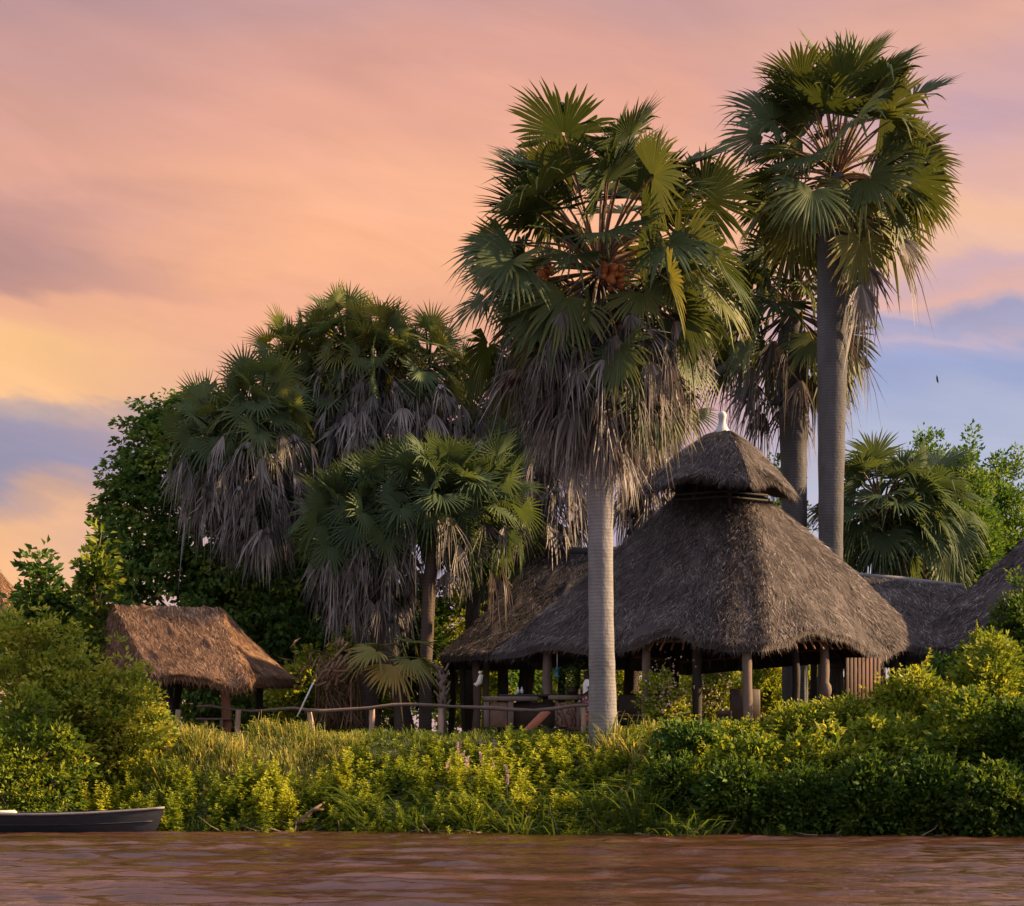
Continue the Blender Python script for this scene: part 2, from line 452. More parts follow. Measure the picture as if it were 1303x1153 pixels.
V = np.stack([WX, WY, WZ], -1).reshape(-1, 3)
nx, ny = len(wx), len(wy)
ii, jj = np.meshgrid(np.arange(nx - 1), np.arange(ny - 1)); b0 = (jj * nx + ii).ravel()
mb = MB(); mb.add(V, None, np.stack([b0, b0 + 1, b0 + nx + 1, b0 + nx], 1))
tag(mb.build('water', water_material(), smooth=True, origin=(0, 0, 0)), kind='structure')


# ------------------------------------------------------------------ palms
def frond(mbB, mbP, P0, az, el, Lp, Rb, span, nseg, bend=0.5, roll=0.0, droop=0.25, var=.4, split=.55, dead=False, prad=.035, cup=.18, yaw=0.0, bel=None):
    h = np.array([math.cos(az), math.sin(az), 0.])
    k = 6
    pts = [np.array(P0, float)]; e = el
    for i in range(k):
        d = h * math.cos(e) + UP * math.sin(e)
        pts.append(pts[-1] + d * Lp / k); e -= bend / k
    tube(mbP, pts, np.linspace(prad * 1.5, prad * .7, k + 1), 5, np.clip(var * .8 + rng.normal() * .1, 0, 1), cap=False)
    E = pts[-1]
    e = e - bend * .35 if bel is None else bel
    Xa = h * math.cos(e) + UP * math.sin(e)
    S = np.array([-h[1], h[0], 0.])
    N = np.cross(Xa, S)
    if N @ UP < 0 and abs(e) < 1.5: N = -N; S = -S
    c, s = math.cos(roll), math.sin(roll)
    S, N = S * c + N * s, N * c - S * s
    c, s = math.cos(yaw), math.sin(yaw)
    Xa, S = Xa * c + S * s, S * c - Xa * s
    ab = np.linspace(-span / 2, span / 2, nseg + 1)
    if dead: ab = ab + rng.normal(size=nseg + 1) * span / nseg * .25
    w = span / nseg
    vfold = .22 if not dead else .5

    def pos(a, rho, dz):
        base = E + np.outer(rho * np.cos(a), Xa) + np.outer(rho * np.sin(a), S)
        lift = dz + vfold * rho * np.abs(np.sin(a)) ** 1.5 - cup * (rho / Rb) ** 2 * Rb * .6
        return base + np.outer(lift, N)

    aL, aR = ab[:-1], ab[1:]; aM = (aL + aR) / 2
    seglen = Rb * (1 - .22 * (np.abs(aM) / (span / 2)) ** 2.5) * (1 + rng.normal(size=nseg) * (.05 if not dead else .14))
    if not dead:
        seglen = seglen * np.where(rng.random(nseg) < .12, rng.uniform(.62, .85, nseg), 1.0)
    r0, r1 = .05 * Rb, .30 * Rb
    rs = split * Rb * (1 + rng.normal(size=nseg) * .08)
    pl = .32 * w
    rows = []
    for rho in (np.full(nseg, r0), np.full(nseg, r1), rs):
        rows += [pos(aL, rho, -pl * rho * .5), pos(aM, rho, pl * rho * .5), pos(aR, rho, -pl * rho * .5)]
    dm = (rs + (seglen - rs) * .45)
    wl = .72
    jit = rng.normal(size=nseg) * (.03 if not dead else .12)
    rows += [pos(aM - w * .5 * wl * rs / dm + jit * .5, dm, 0 * dm), pos(aM + jit * .5, dm, pl * dm * .4), pos(aM + w * .5 * wl * rs / dm + jit * .5, dm, 0 * dm)]
    rows += [pos(aM + jit, seglen, 0 * seglen)]
    gd = droop * (1 + rng.normal(size=nseg) * .35)
    if not dead:
        gd = gd + np.where(rng.random(nseg) < .13, rng.uniform(.2, .7, nseg), 0)
    for idx, rho in ((6, rs), (7, rs), (8, rs), (9, dm), (10, dm), (11, dm), (12, seglen)):
        q = np.maximum(0, rho / Rb - .3)
        rows[idx] = rows[idx] - UP * (gd * q ** 2 * Rb * 1.6)[:, None]
        if dead:                                           # hanging blades stay close together
            rows[idx] = rows[idx] - S * (np.sin(aM) * q * Rb * .25)[:, None]
    Vv = np.stack(rows, 1).reshape(-1, 3)                   # 13 per segment
    i = np.arange(nseg)[:, None] * 13
    Q = np.concatenate([i + [0, 1, 4, 3], i + [1, 2, 5, 4], i + [3, 4, 7, 6], i + [4, 5, 8, 7], i + [6, 7, 10, 9], i + [7, 8, 11, 10]])
    T = np.concatenate([i + [9, 10, 12], i + [10, 11, 12]])
    sv = np.clip(var + rng.normal(size=nseg) * (.05 if not dead else .16), 0, 1)
    va = np.repeat(sv[:, None], 13, 1)
    va[:, 9:12] += .05; va[:, 12] += .16 + (rng.random(nseg) < .2) * .25
    mbB.add(Vv, T, Q, np.clip(va, 0, 1).ravel())


def trunk_mesh(pts_px, n_ring=46, n=22):
    """pts: list of (point, radius) from base to top, smoothly interpolated"""
    P_ = np.array([p for p, _ in pts_px]); Rr = np.array([r for _, r in pts_px])
    t0 = np.linspace(0, 1, len(P_)); t = np.linspace(0, 1, n_ring)
    pts = np.stack([np.interp(t, t0, P_[:, j]) for j in range(3)], 1)
    for _ in range(3): pts[1:-1] = (pts[:-2] + 2 * pts[1:-1] + pts[2:]) / 4
    rr = np.interp(t, t0, Rr)
    for _ in range(3): rr[1:-1] = (rr[:-2] + 2 * rr[1:-1] + rr[2:]) / 4
    m = MB(); tube(m, pts, rr * (1 + rng.normal(size=n_ring) * .012), n, .5 + 0 * t.repeat(n)[0], wob=.006)
    return m


GA = 2.399963


def palm(label, base, trunk_pts, crown, fronds, dead, mats=('trunk', 'palm'), group='palms by the lodge', name='palm_tree', separate=True, fruit=None, extra=None, cat='palm tree'):
    root = thing(name, label, cat, base, group)
    trunk_mesh(trunk_pts).build('trunk', M[mats[0]], root, smooth=True)
    gb, gp, db = MB(), MB(), MB()
    for f in fronds:
        if separate:
            fb, fp = MB(), MB()
            frond(fb, fp, **f)
            fo = fb.build('frond', M[mats[1]], root)
            fp.build('petiole', M['petiole'], fo, smooth=True)
        else:
            frond(gb, gb, **f)
    if not separate: gb.build('crown', M[mats[1]], root)
    if len(dead):
        for f in dead: frond(db, db, dead=True, **f)
        db.build('dead_skirt', M['dead'], root)
    if fruit:
        for c, r, k in fruit:
            fm = MB()
            for _ in range(k):
                p = np.array(c) + np.clip(rng.normal(size=3), -1.3, 1.3) * np.array([r, r, r * 1.35]) * .5
                sphere(fm, p, rng.uniform(.085, .12), rng.random(), 10, 7)
            fm.build('fruit_cluster', M['fruit'], root, smooth=True)
    return root


def spread(n, c, e0, e1, Lp, Rb, nseg=34, azs=None, jitter=.2, pw=1.0, vr=(.2, .6), droop=(.15, .4), bend=(.3, .8), span=(3.4, 4.3), rollr=.5, up=.5, ph=0.0, split=.6):
    """green fronds on a spiral from elevation e0 (top) to e1 (bottom)"""
    out = []
    for i in range(n):
        t = (i + .5) / n
        el = e0 + (e1 - e0) * t ** pw + rng.normal() * .08
        az = ph + i * GA + rng.normal() * jitter
        out.append(dict(P0=np.array(c) + np.array([0, 0, up * (1 - t)]) + np.array([math.cos(az), math.sin(az), 0]) * .18, az=az, el=el, Lp=Lp * rng.uniform(.58, 1.15), split=split, Rb=Rb * rng.uniform(.8, 1.1), span=rng.uniform(*span), nseg=nseg, bend=rng.uniform(*bend), yaw=rng.normal() * .25, cup=rng.uniform(.02, .3), roll=rng.normal() * rollr, droop=rng.uniform(*droop) * (0.6 + .8 * t), var=rng.uniform(*vr)))
    return out


def skirt(n, c, zspan, e0, e1, Lp, Rb, nseg=16, r0=.3, ph=0., span=(1.2, 2.1), vr=(.15, .75), droop=(.3, .8), bend=(.1, .4)):
    """dead fronds hanging below the crown; zspan = how far down the trunk they are attached"""
    out = []
    for i in range(n):
        t = (i + rng.random()) / n
        az = ph + i * GA + rng.normal() * .25
        el = e0 + (e1 - e0) * t + rng.normal() * .1
        out.append(dict(P0=np.array(c) + np.array([math.cos(az) * r0, math.sin(az) * r0, -zspan * t]), az=az, el=el, Lp=Lp * rng.uniform(.75, 1.1) * (1 - .45 * t), Rb=Rb * rng.uniform(.75, 1.15), span=rng.uniform(*span), nseg=nseg, bend=rng.uniform(*bend), roll=rng.normal() * .7, droop=rng.uniform(*droop), var=rng.uniform(*vr), split=.35, cup=.1))
    return out


def skirt2(n, c, zr, Rb, nseg=14, vr=(.05, .7), inner=.25, spn=(.5, 1.6)):
    """dead blades hanging below the crown: zr = list of (z, greatest radius) from top to bottom"""
    out = []
    zs = np.array([z for z, _ in zr]); rs = np.array([r for _, r in zr])
    for i in range(n):
        u = rng.random(); z = np.interp(u, np.linspace(0, 1, len(zs)), zs)
        r = np.interp(u, np.linspace(0, 1, len(zs)), rs) * rng.uniform(inner, 1) ** .7
        az = i * GA + rng.normal() * .2
        a = rng.uniform(.6, 1.1)
        a = min(a, math.atan2(max(.05, c[2] - .2 - z), r))
        P0 = np.array([c[0], c[1], z + r * math.tan(a)]) + np.array([math.cos(az), math.sin(az), 0]) * .1
        out.append(dict(P0=P0, az=az, el=-a, Lp=r / math.cos(a), Rb=Rb * rng.uniform(.7, 1.25), span=rng.uniform(*spn), nseg=nseg, bend=0., roll=rng.normal() * .8, droop=rng.uniform(.2, .7), var=rng.uniform(*vr), split=rng.uniform(.2, .45), cup=.05, bel=-rng.uniform(1.1, 1.55), prad=.022))
    return out


def build_palms():
    # main palm in front of the lodge
    reseed(11)
    Y = 59.6
    s = Y / F
    base = P(768, 932, Y); base[2] = gz(base[0], Y) - .1
    c = P(763, 342, Y)
    tp = [(base, 20 * s), (P(767, 900, Y), 17.5 * s), (P(765, 800, Y), 16.2 * s), (P(764, 700, Y), 15.8 * s), (P(764, 600, Y), 17.0 * s), (P(763, 480, Y), 15 * s), (P(763, 400, Y), 13 * s), (c + [0, 0, .3], 8 * s)]
    fr = spread(26, c, 1.5, .7, 3.15, 1.85, 42, ph=.4, vr=(.05, .5), droop=(.03, .14), bend=(.1, .5), rollr=1.0)
    fr += spread(25, c - [0, 0, .1], .8, .1, 2.95, 1.75, 40, ph=1.3, vr=(.1, .55), droop=(.08, .3), bend=(.3, .8), rollr=.9)
    fr += spread(29, c - [0, 0, .45], .2, -.5, 3.25, 1.6, 36, ph=2.2, vr=(.1, .7), droop=(.12, .4), bend=(.3, .7), rollr=.8)
    fr += spread(18, c - [0, 0, 1.0], -.35, -.9, 3.0, 1.4, 34, ph=.9, vr=(.1, .65), droop=(.15, .4), bend=(.2, .5), rollr=.7)
    z_ = lambda py: Z(py, Y)
    de = skirt2(230, c, [(z_(415), 2.9), (z_(460), 3.1), (z_(490), 2.65), (z_(518), 1.8), (z_(552), .7)], 1.1, 14, spn=(.9, 2.2))
    de += skirt2(50, c, [(z_(520), 1.2), (z_(575), .7)], 1.0, 14, vr=(.4, .9))
    palm('tall fan palm before the thatched lodge with orange fruit and a shaggy grey skirt', base, tp, c, fr, de,
         fruit=[(P(779, 352, Y - 1.7), .36, 34), (P(694, 352, Y - 1.2), .25, 16)])
    # tallest palm, right, behind the roof
    reseed(22)
    Y = 74.0; s = Y / F
    base = P(1056, 930, Y); base[2] = gz(base[0], Y) - .1
    c = P(1064, 222, Y)
    tp = [(base, 17 * s), (P(1057, 800, Y), 16 * s), (P(1057, 690, Y), 15.5 * s), (P(1058, 560, Y), 17 * s), (P(1059, 450, Y), 19.5 * s), (P(1060, 370, Y), 20 * s), (P(1061, 290, Y), 21 * s), (c, 12 * s)]
    fr = spread(28, c, 1.5, .65, 3.25, 2.05, 40, ph=2.0, vr=(.15, .5), droop=(.03, .15), bend=(.1, .5), rollr=.7)
    fr += spread(21, c - [0, 0, .3], .7, -.1, 2.95, 1.9, 38, ph=.3, vr=(.2, .55), droop=(.1, .3), rollr=.7)
    fr += spread(13, c - [0, 0, .6], .05, -.6, 2.3, 1.75, 36, ph=1.4, vr=(.3, .8), droop=(.2, .4), rollr=.6)
    de = []
    for (az, el, lp, v) in ((-1.1, -1.0, 3.0, .5), (-.5, -.35, 2.2, .3), (-.1, -.5, 2.4, .4), (-.8, -1.15, 3.2, .6), (-.9, -.9, 2.4, .3)):
        de.append(dict(P0=c + [math.cos(az) * .4, math.sin(az) * .4, -1.3], az=az, el=el, Lp=lp, Rb=1.6, span=1.9, nseg=22, bend=.5, roll=rng.normal() * .4, droop=.5, var=v, split=.45))
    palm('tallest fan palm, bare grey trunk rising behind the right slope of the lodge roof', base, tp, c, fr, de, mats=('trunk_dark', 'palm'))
    # shorter palm beside it
    reseed(33)
    Y = 79.0; s = Y / F
    base = P(1012, 930, Y); base[2] = gz(base[0], Y) - .1
    c = P(1008, 392, Y)
    tp = [(base, 17 * s), (P(1011, 700, Y), 16 * s), (P(1010, 600, Y), 16.5 * s), (P(1009, 500, Y), 19 * s), (P(1008, 430, Y), 19 * s), (c, 11 * s)]
    fr = spread(18, c, 1.4, .3, 1.9, 1.8, 34, ph=.7, vr=(.1, .45), bend=(.2, .6), rollr=.8)
    fr += spread(18, c - [0, 0, .4], .25, -.6, 2.4, 1.75, 32, ph=2.6, vr=(.15, .55), droop=(.2, .5), rollr=.7)
    de = skirt2(34, c, [(Z(430, Y), 2.6), (Z(480, Y), 2.4), (Z(520, Y), 1.6)], 1.7, 18, vr=(.0, .4), inner=.5, spn=(1.0, 2.3))
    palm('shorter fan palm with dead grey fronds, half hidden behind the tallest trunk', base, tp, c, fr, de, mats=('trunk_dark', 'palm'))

    # doum palm clump on the left
    reseed(44)
    def doum(label, Y, base_px, heads, R, n, vr=(.15, .6), spn=(3.8, 5.2), tr=9.0):
        s = Y / F
        base = P(base_px[0], base_px[1], Y); base[2] = gz(base[0], Y) - .1
        root = thing('palm_tree', label, 'palm tree', base, 'palms by the lodge')
        for hd in heads:
            px, py, nd_, sl, sw, dy = hd[:6]
            mids = hd[6] if len(hd) > 6 else [(.6 * base_px[0] + .4 * px, .55 * base_px[1] + .45 * py)]
            c = P(px, py, Y + dy)
            tp = [(base, tr * 1.15 * s)] + [(P(a, b, Y + dy * .5), tr * s) for a, b in mids] + [(c, tr * .75 * s)]
            trunk_mesh(tp).build('trunk', M['trunk2'], root, smooth=True)
            fr = spread(int(n * .45), c, 1.45, .4, R * 1.0, R, 26, ph=rng.random() * 6, vr=vr, droop=(.02, .15), bend=(.1, .6), span=spn, rollr=1.0, up=.5, split=.38)
            fr += spread(int(n * .55), c - [0, 0, .2], .4, -1.05, R * 1.2, R, 26, ph=rng.random() * 6, vr=vr, droop=(.08, .35), bend=(.2, .8), span=spn, rollr=.9, split=.38)
            gb = MB()
            for f in fr: frond(gb, gb, **f)
            gb.build('crown', M['doum'], root)
            if nd_:
                db = MB()
                for f in skirt2(nd_, c, [(c[2] - .7, R * sw), (c[2] - sl * .5, R * sw), (c[2] - sl * .8, R * sw * .7), (c[2] - sl, R * sw * .3)], R * .95, 11, spn=(.7, 1.9)): frond(db, db, dead=True, **f)
                db.build('dead_skirt', M['dead'], root)
        return root

    #            px,  py, dead, drop, width, dY, trunk mids
    doum('shaggy leftmost fan palm of the clump, its grey skirt hanging over the vine-covered tree', 72.5, (478, 925), [(276, 558, 80, 2.2, 1.4, .6, [(452, 760), (360, 640)]), (332, 530, 170, 4.1, 1.75, 0, [(450, 740), (385, 620)])], 1.08, 46, vr=(.25, .65))
    doum('fan palm whose yellow-lit crown tops the left palm clump', 75, (470, 925), [(480, 455, 150, 3.6, 1.8, 0), (545, 470, 130, 3.8, 1.7, .8), (440, 440, 40, 2.6, 1.5, .6)], 1.08, 44, vr=(.35, .85))  # yellower blade range paints sunlight onto this topmost crown
    doum('fan palm between the yellow-topped crown and the leftmost skirt of the clump', 76.5, (430, 925), [(378, 468, 90, 3.6, 1.6, 0, [(440, 760), (410, 620)]), (420, 510, 110, 4.0, 1.8, -.6, [(440, 760), (432, 640)])], 1.08, 44, vr=(.3, .75))
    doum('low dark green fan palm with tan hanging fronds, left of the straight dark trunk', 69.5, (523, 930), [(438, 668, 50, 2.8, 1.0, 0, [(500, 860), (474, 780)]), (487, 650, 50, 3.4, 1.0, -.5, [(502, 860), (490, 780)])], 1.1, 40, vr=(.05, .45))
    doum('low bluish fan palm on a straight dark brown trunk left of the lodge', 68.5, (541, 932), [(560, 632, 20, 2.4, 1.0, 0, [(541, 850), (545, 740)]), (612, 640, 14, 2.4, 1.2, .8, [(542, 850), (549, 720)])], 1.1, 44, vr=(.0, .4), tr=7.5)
    doum('dark fan palm with thick hanging fronds between the clump and the fruiting palm', 78, (600, 925), [(604, 520, 150, 4.6, 1.9, 0)], 1.2, 36, vr=(.05, .45))
    doum('leaning fan palm whose grey fronds hang behind the fruiting palm over the black ridge', 74, (660, 925), [(690, 530, 170, 4.6, 1.8, 0, [(680, 780), (688, 660)])], 1.2, 30, vr=(.1, .5))
    doum('fan palm behind the fruiting palm with grey fronds dangling right of its trunk', 76, (800, 925), [(826, 500, 100, 4.8, 1.25, 0, [(806, 800), (818, 640)])], 1.25, 30, vr=(.2, .6))
    doum('half hidden green fan palm against the left edge of the black-ridged roof', 73, (640, 925), [(632, 695, 14, 1.6, 1.2, 0, [(640, 860), (636, 780)])], .95, 34, vr=(.1, .5), tr=7)
    # small young palm by the fence
    Y = 66.5
    base = P(508, 925, Y); base[2] = gz(base[0], Y) - .1
    c = P(505, 838, Y)
    fr = []
    for az, el, L_, v in ((math.pi, .25, 1.0, .8), (0.1, .2, .9, .7), (-1.7, -.2, .7, .95), (2.2, .8, 1.0, .6), (.9, .9, 1.0, .6), (-.8, .1, .8, .75), (-2.6, .5, .9, .8)):
        fr.append(dict(P0=c, az=az, el=el, Lp=L_ * .8, Rb=1.15, span=3.0, nseg=22, bend=.5, roll=rng.normal() * .3, droop=.25, var=v, prad=.02))
    palm('young yellow-green fan palm below the low palm skirts by the rail fence', base, [(base, .16), (P(507, 880, Y), .15), (c, .1)], c, fr, [], mats=('trunk2', 'palm'), separate=False)
    # bushy fan palm, right
    reseed(55)
    Y = 78.5
    base = P(1118, 930, Y); base[2] = gz(base[0], Y) - .1
    c = P(1122, 655, Y)
    fr = spread(22, c, 1.4, .3, 1.6, 1.45, 34, ph=1.2, split=.5, vr=(.05, .35), droop=(.1, .3), bend=(.2, .6), rollr=.5)
    fr += spread(24, c - [0, 0, .2], .3, -.8, 1.7, 1.4, 32, ph=.2, split=.5, vr=(.05, .4), droop=(.2, .5))
    de = skirt(14, c - [0, 0, .5], 1.0, -.6, -1.2, 1.6, 1.5, 18, r0=.3, vr=(.05, .3))
    palm('bushy dark green fan palm right of the tallest trunk, above the link roof', base, [(base, .35), (P(1115, 800, Y), .3), (c, .22)], c, fr, de, mats=('trunk2', 'doum'), separate=True)
    Y = 79.5
    base = P(1185, 930, Y); base[2] = gz(base[0], Y) - .1
    c = P(1165, 652, Y)
    fr = spread(12, c, 1.3, .2, 1.5, 1.6, 32, ph=2.2, vr=(.0, .3), droop=(.1, .3), bend=(.2, .6))
    fr += spread(14, c - [0, 0, .2], .2, -.9, 1.7, 1.6, 32, ph=.2, vr=(.05, .35), droop=(.3, .6))
    palm('low dark fan palm against the bright trees at the right', base, [(base, .33), (P(1182, 800, Y), .28), (c, .2)], c, fr, [], mats=('trunk2', 'doum'), separate=False)


# ------------------------------------------------------------------ thatch
def thatch(mb, E0, E1, R0, R1, nst, sagf=None, conc=.10, thick=.22, slen=(.14, .36), nu=40, nv=18, fringe=90, wid=(.010, .030), vb=.42, scat=.5):
    """one roof slope: eave E0-E1, ridge R0-R1 (seen from outside, left to right); solid slab + laid straw"""
    E0, E1, R0, R1 = map(lambda a: np.asarray(a, float), (E0, E1, R0, R1))

    def S(u, v):
        u = np.asarray(u, float)[..., None]; v_ = np.asarray(v, float)[..., None]
        p = (E0 * (1 - u) + E1 * u) * (1 - v_) + (R0 * (1 - u) + R1 * u) * v_
        cc_ = conc if not isinstance(conc, tuple) else conc[0] * (1 - u) + conc[1] * u
        sag = -cc_ * 4 * v_ * (1 - v_)
        p = p + UP * sag
        if sagf is not None:
            p = p + UP * (sagf(u[..., 0]) * (1 - np.clip(v_[..., 0] / .35, 0, 1)) ** 1.5)[..., None]
        return p

    uu, vv = np.meshgrid(np.linspace(0, 1, nu), np.linspace(0, 1, nv))
    G = S(uu, vv)
    n0 = nrm(np.cross(E1 - E0, (R0 + R1) / 2 - (E0 + E1) / 2))
    if n0[2] < 0: n0 = -n0
    lump = .075 * np.sin(uu * 17 + vv * 9) * np.cos(vv * 13 - uu * 5) + .04 * np.sin(uu * 41 + 3 * vv) + rng.normal(size=uu.shape) * .032
    edge = np.minimum(1, 6 * np.minimum(uu, 1 - uu) + .25)
    A = (G + n0 * (lump * edge)[..., None]).reshape(-1, 3)
    Bk = (G - UP * thick).reshape(-1, 3)
    i, j = np.meshgrid(np.arange(nu - 1), np.arange(nv - 1)); b = (j * nu + i).ravel()
    Q = np.stack([b, b + 1, b + nu + 1, b + nu], 1)
    mb.add(A, None, Q, vb - .16 + rng.normal(size=len(A)) * .05)
    mb.add(Bk, None, Q[:, ::-1], .25)
    k = np.arange(nu - 1)
    mb.add(np.concatenate([A[:nu], Bk[:nu]]), None, np.stack([k, k + nu, k + nu + 1, k + 1], 1), .3)

    # straw
    n = int(nst * 1.5)
    u = rng.random(n); v = rng.random(n) ** .9
    p = S(u, v)
    du = 1e-3
    dv = S(u, np.minimum(v + .02, 1)) - S(u, v - .0)
    dn = -nrm(dv + 1e-9)
    bad = v > .975
    dn[bad] = -nrm((R0 + R1) / 2 - (E0 + E1) / 2)
    side = nrm(E1 - E0)
    # coarse coherent sweep of the straw direction plus jitter
    sweep = .10 * np.sin(u * 23 + v * 5) + rng.normal(size=n) * scat
    d = nrm(dn + side * sweep[:, None] + n0 * rng.uniform(.0, .28, n)[:, None])
    L = rng.uniform(*slen, n); W = rng.uniform(*wid, n)
    w = nrm(np.cross(d, n0)) * W[:, None]
    p = p + n0 * rng.uniform(.0, .07, n)[:, None]
    band = .07 * np.sin(u * 31 + 4 * np.sin(v * 11)) + .06 * np.sin(v * 23 + u * 7)
    var = np.clip(vb + band + rng.normal(size=n) * .31, 0, 1)
    tip = p + d * L[:, None] - UP * (.04 * L)[:, None]
    Vv = np.stack([p - w * .5, p + w * .5, tip], 1).reshape(-1, 3)
    mb.add(Vv, np.arange(3 * n).reshape(-1, 3), None, np.repeat(var, 3))
    # hanging fringe at the eave
    ln = np.linalg.norm(E1 - E0); nf = int(fringe * ln)
    u = rng.random(nf); v = rng.random(nf) * .035
    p = S(u, v) - UP * (rng.random(nf) * thick)[:, None] + n0 * .02
    d = nrm(dn[:1] * .9 - UP * rng.uniform(.3, 1.1, nf)[:, None] + side * (rng.normal(size=nf) * .25)[:, None])
    L = rng.uniform(.14, .36, nf); W = rng.uniform(.014, .032, nf)
    w = side * W[:, None]
    tip = p + d * L[:, None]
    var = np.clip(vb - .03 + rng.normal(size=nf) * .22, 0, 1)
    mb.add(np.stack([p - w * .5, p + w * .5, tip], 1).reshape(-1, 3), np.arange(3 * nf).reshape(-1, 3), None, np.repeat(var, 3))


def arch(*knots):
    k = np.array(knots, float)

    def f(u):
        t = np.interp(u, k[:, 0], np.arange(len(k)))
        i = np.clip(t.astype(int), 0, len(k) - 2); fr_ = t - i; fr_ = fr_ * fr_ * (3 - 2 * fr_)
        return k[i, 1] * (1 - fr_) + k[i + 1, 1] * fr_
    return f


def post_mesh(p0, p1, r, n=9, bend=.03, k=9, var=.5):
    m = MB()
    p0 = np.asarray(p0, float); p1 = np.asarray(p1, float)
    t = np.linspace(0, 1, k)[:, None]
    pts = p0 + (p1 - p0) * t
    w = rng.normal(size=3) * bend; ph = rng.random() * 6
    pts = pts + np.sin(t * 5 + ph) * w * np.array([1, 1, 0])
    tube(m, pts, r * (1 + rng.normal(size=k) * .05), n, var, wob=.03)
    return m


DECK_Z = 2.93


def build_lodge():
    N_ = np.array([6.69, 60.5, 5.22]); L_ = np.array([-.52, 66.7, 5.30]); Rr = np.array([13.3, 67.6, 5.5]); B_ = L_ + Rr - N_; B_[2] = 5.1
    A_ = np.array([6.55, 66.9, 10.75])
    cen = np.array([(L_[0] + Rr[0]) / 2, (L_[1] + Rr[1]) / 2, DECK_Z - .2])
    root = thing('thatched_lodge', 'large open-sided thatched lodge with a capped pyramid roof behind the fruiting palm', 'lodge', cen)
    mb = MB()
    a1 = A_ + [-.95, 0, -.15]; a2 = A_ + [.70, 0, -.15]
    N1 = N_ + .75 * nrm(L_ - N_); N2 = N_ + .75 * nrm(Rr - N_)
    thatch(mb, N1, N2, a2 - [.12, 0, 0], a2 + [.02, 0, 0], 6500, None, conc=-.17, nu=12, scat=.6)
    thatch(mb, L_, N1, a1, a2 - [.1, 0, 0], 34000, arch((0, 0), (.08, .02), (.25, .24), (.48, .0), (.58, .1), (.78, .52), (.93, .12), (1, 0)), conc=(.08, -.17))
    thatch(mb, N2, Rr, a2, a2 + [.05, 0, 0], 26000, arch((0, 0), (.1, .1), (.28, .55), (.45, .35), (.68, -.28), (.82, .1), (1, 0)), conc=(-.17, -.28), vb=.44)
    thatch(mb, Rr, B_, a2, a1, 5000, None, conc=-.26)
    thatch(mb, B_, L_, a1, a1, 5000, None, conc=.2)
    for Nq in (N1, N2):                                   # loose straw lying across the rounded hip
        t = rng.random(2600)
        hp = Nq + (a2 - Nq) * t[:, None] + rng.normal(size=(2600, 3)) * [.16, .16, .03]
        hp[:, 2] += .17 * 4 * t * (1 - t) + .05
        d = nrm(nrm(Nq - a2) + rng.normal(size=(2600, 3)) * .32)
        leaves(mb, hp, d, rdir(2600) * .4 + UP + [0, -.8, 0], rng.uniform(.16, .36, 2600), rng.uniform(.012, .028, 2600), np.clip(.44 + rng.normal(size=2600) * .25, 0, 1))
    mb.build('roof', M['thatch'], root)
    # smoke cap
    cm = MB(); az0 = R_(15); rc = 2.55
    cc = np.array([6.52, 66.6, 10.32])
    k = [cc + rc * np.array([math.sin(az0 + i * math.pi / 2), -math.cos(az0 + i * math.pi / 2), 0]) for i in range(4)]
    top = np.array([6.66, 66.6, 12.22])
    for i in range(4):
        a, b = k[(i - 1) % 4], k[i]
        tdir = nrm((a + b) / 2 - cc) * .12 * [1, 1, 0]
        thatch(cm, a, b, top + tdir + nrm(a - b) * .1, top + tdir - nrm(a - b) * .1, 6500, arch((0, 0), (.12, .06), (.45, .36), (.85, .1), (1, 0)), conc=-.20, thick=.12, nu=24, nv=12, slen=(.2, .42), vb=.46, fringe=110)
    cm.build('roof_cap', M['thatch'], root)
    # poles under the cap
    for i in range(2):
        z = 9.95 + .16 * i
        pm = MB(); tube(pm, [cc + [-1.5, -1.0 - .05 * i, z - cc[2]], cc + [0, -1.55, z - cc[2] + .05], cc + [1.4, -.9, z - cc[2]]], .035, 6, .3)
        pm.build('cap_pole', M['darkpost'], root, smooth=True)
    for i in range(4):
        pm = MB(); tube(pm, [A_ * [1, 1, 0] + [0, 0, 9.0] + .45 * (k[i] - cc), A_ * [1, 1, 0] + [0, 0, 10.6] + .3 * (k[i] - cc)], .07, 6, .4)
        pm.build('cap_post', M['post'], root, smooth=True)
    fm = MB()
    lathe(fm, [(.32, -.14), (.27, .0), (.17, .13), (.115, .26), (.105, .36), (.13, .46), (.135, .54), (.11, .60), (.05, .645), (.001, .655)], top + [-.06, 0, .0], 20)
    fm.build('finial', M['white'], root, smooth=True)
    # rafters under the eaves, lit by the low sun
    rm = MB()
    for (a, b, ta, tb_, cnt) in ((L_, N_, a1, a2, 22), (N_, Rr, a2, a2, 20), (Rr, B_, a2, a1, 14), (B_, L_, a1, a1, 14)):
        for i in range(cnt):
            t = (i + .5) / cnt
            e = a + (b - a) * t; q = e + (ta + (tb_ - ta) * t - e) * .92
            f = lambda s_: e + (q - e) * s_ - UP * (.40 + .1 * 4 * s_ * (1 - s_))
            tube(rm, [f(.07), f(.2), f(.4)], .032, 6, rng.random(), wob=.03)
        for h in (.13, .26, .38):
            p0 = a + (ta - a) * h - UP * (.42 + .2 * h * 3); p1 = b + (tb_ - b) * h - UP * (.42 + .2 * h * 3)
            tube(rm, [p0, (p0 + p1) / 2, p1], .05, 6, rng.random(), wob=.03)
    rm.build('rafters', M['rafter'], root, smooth=True)
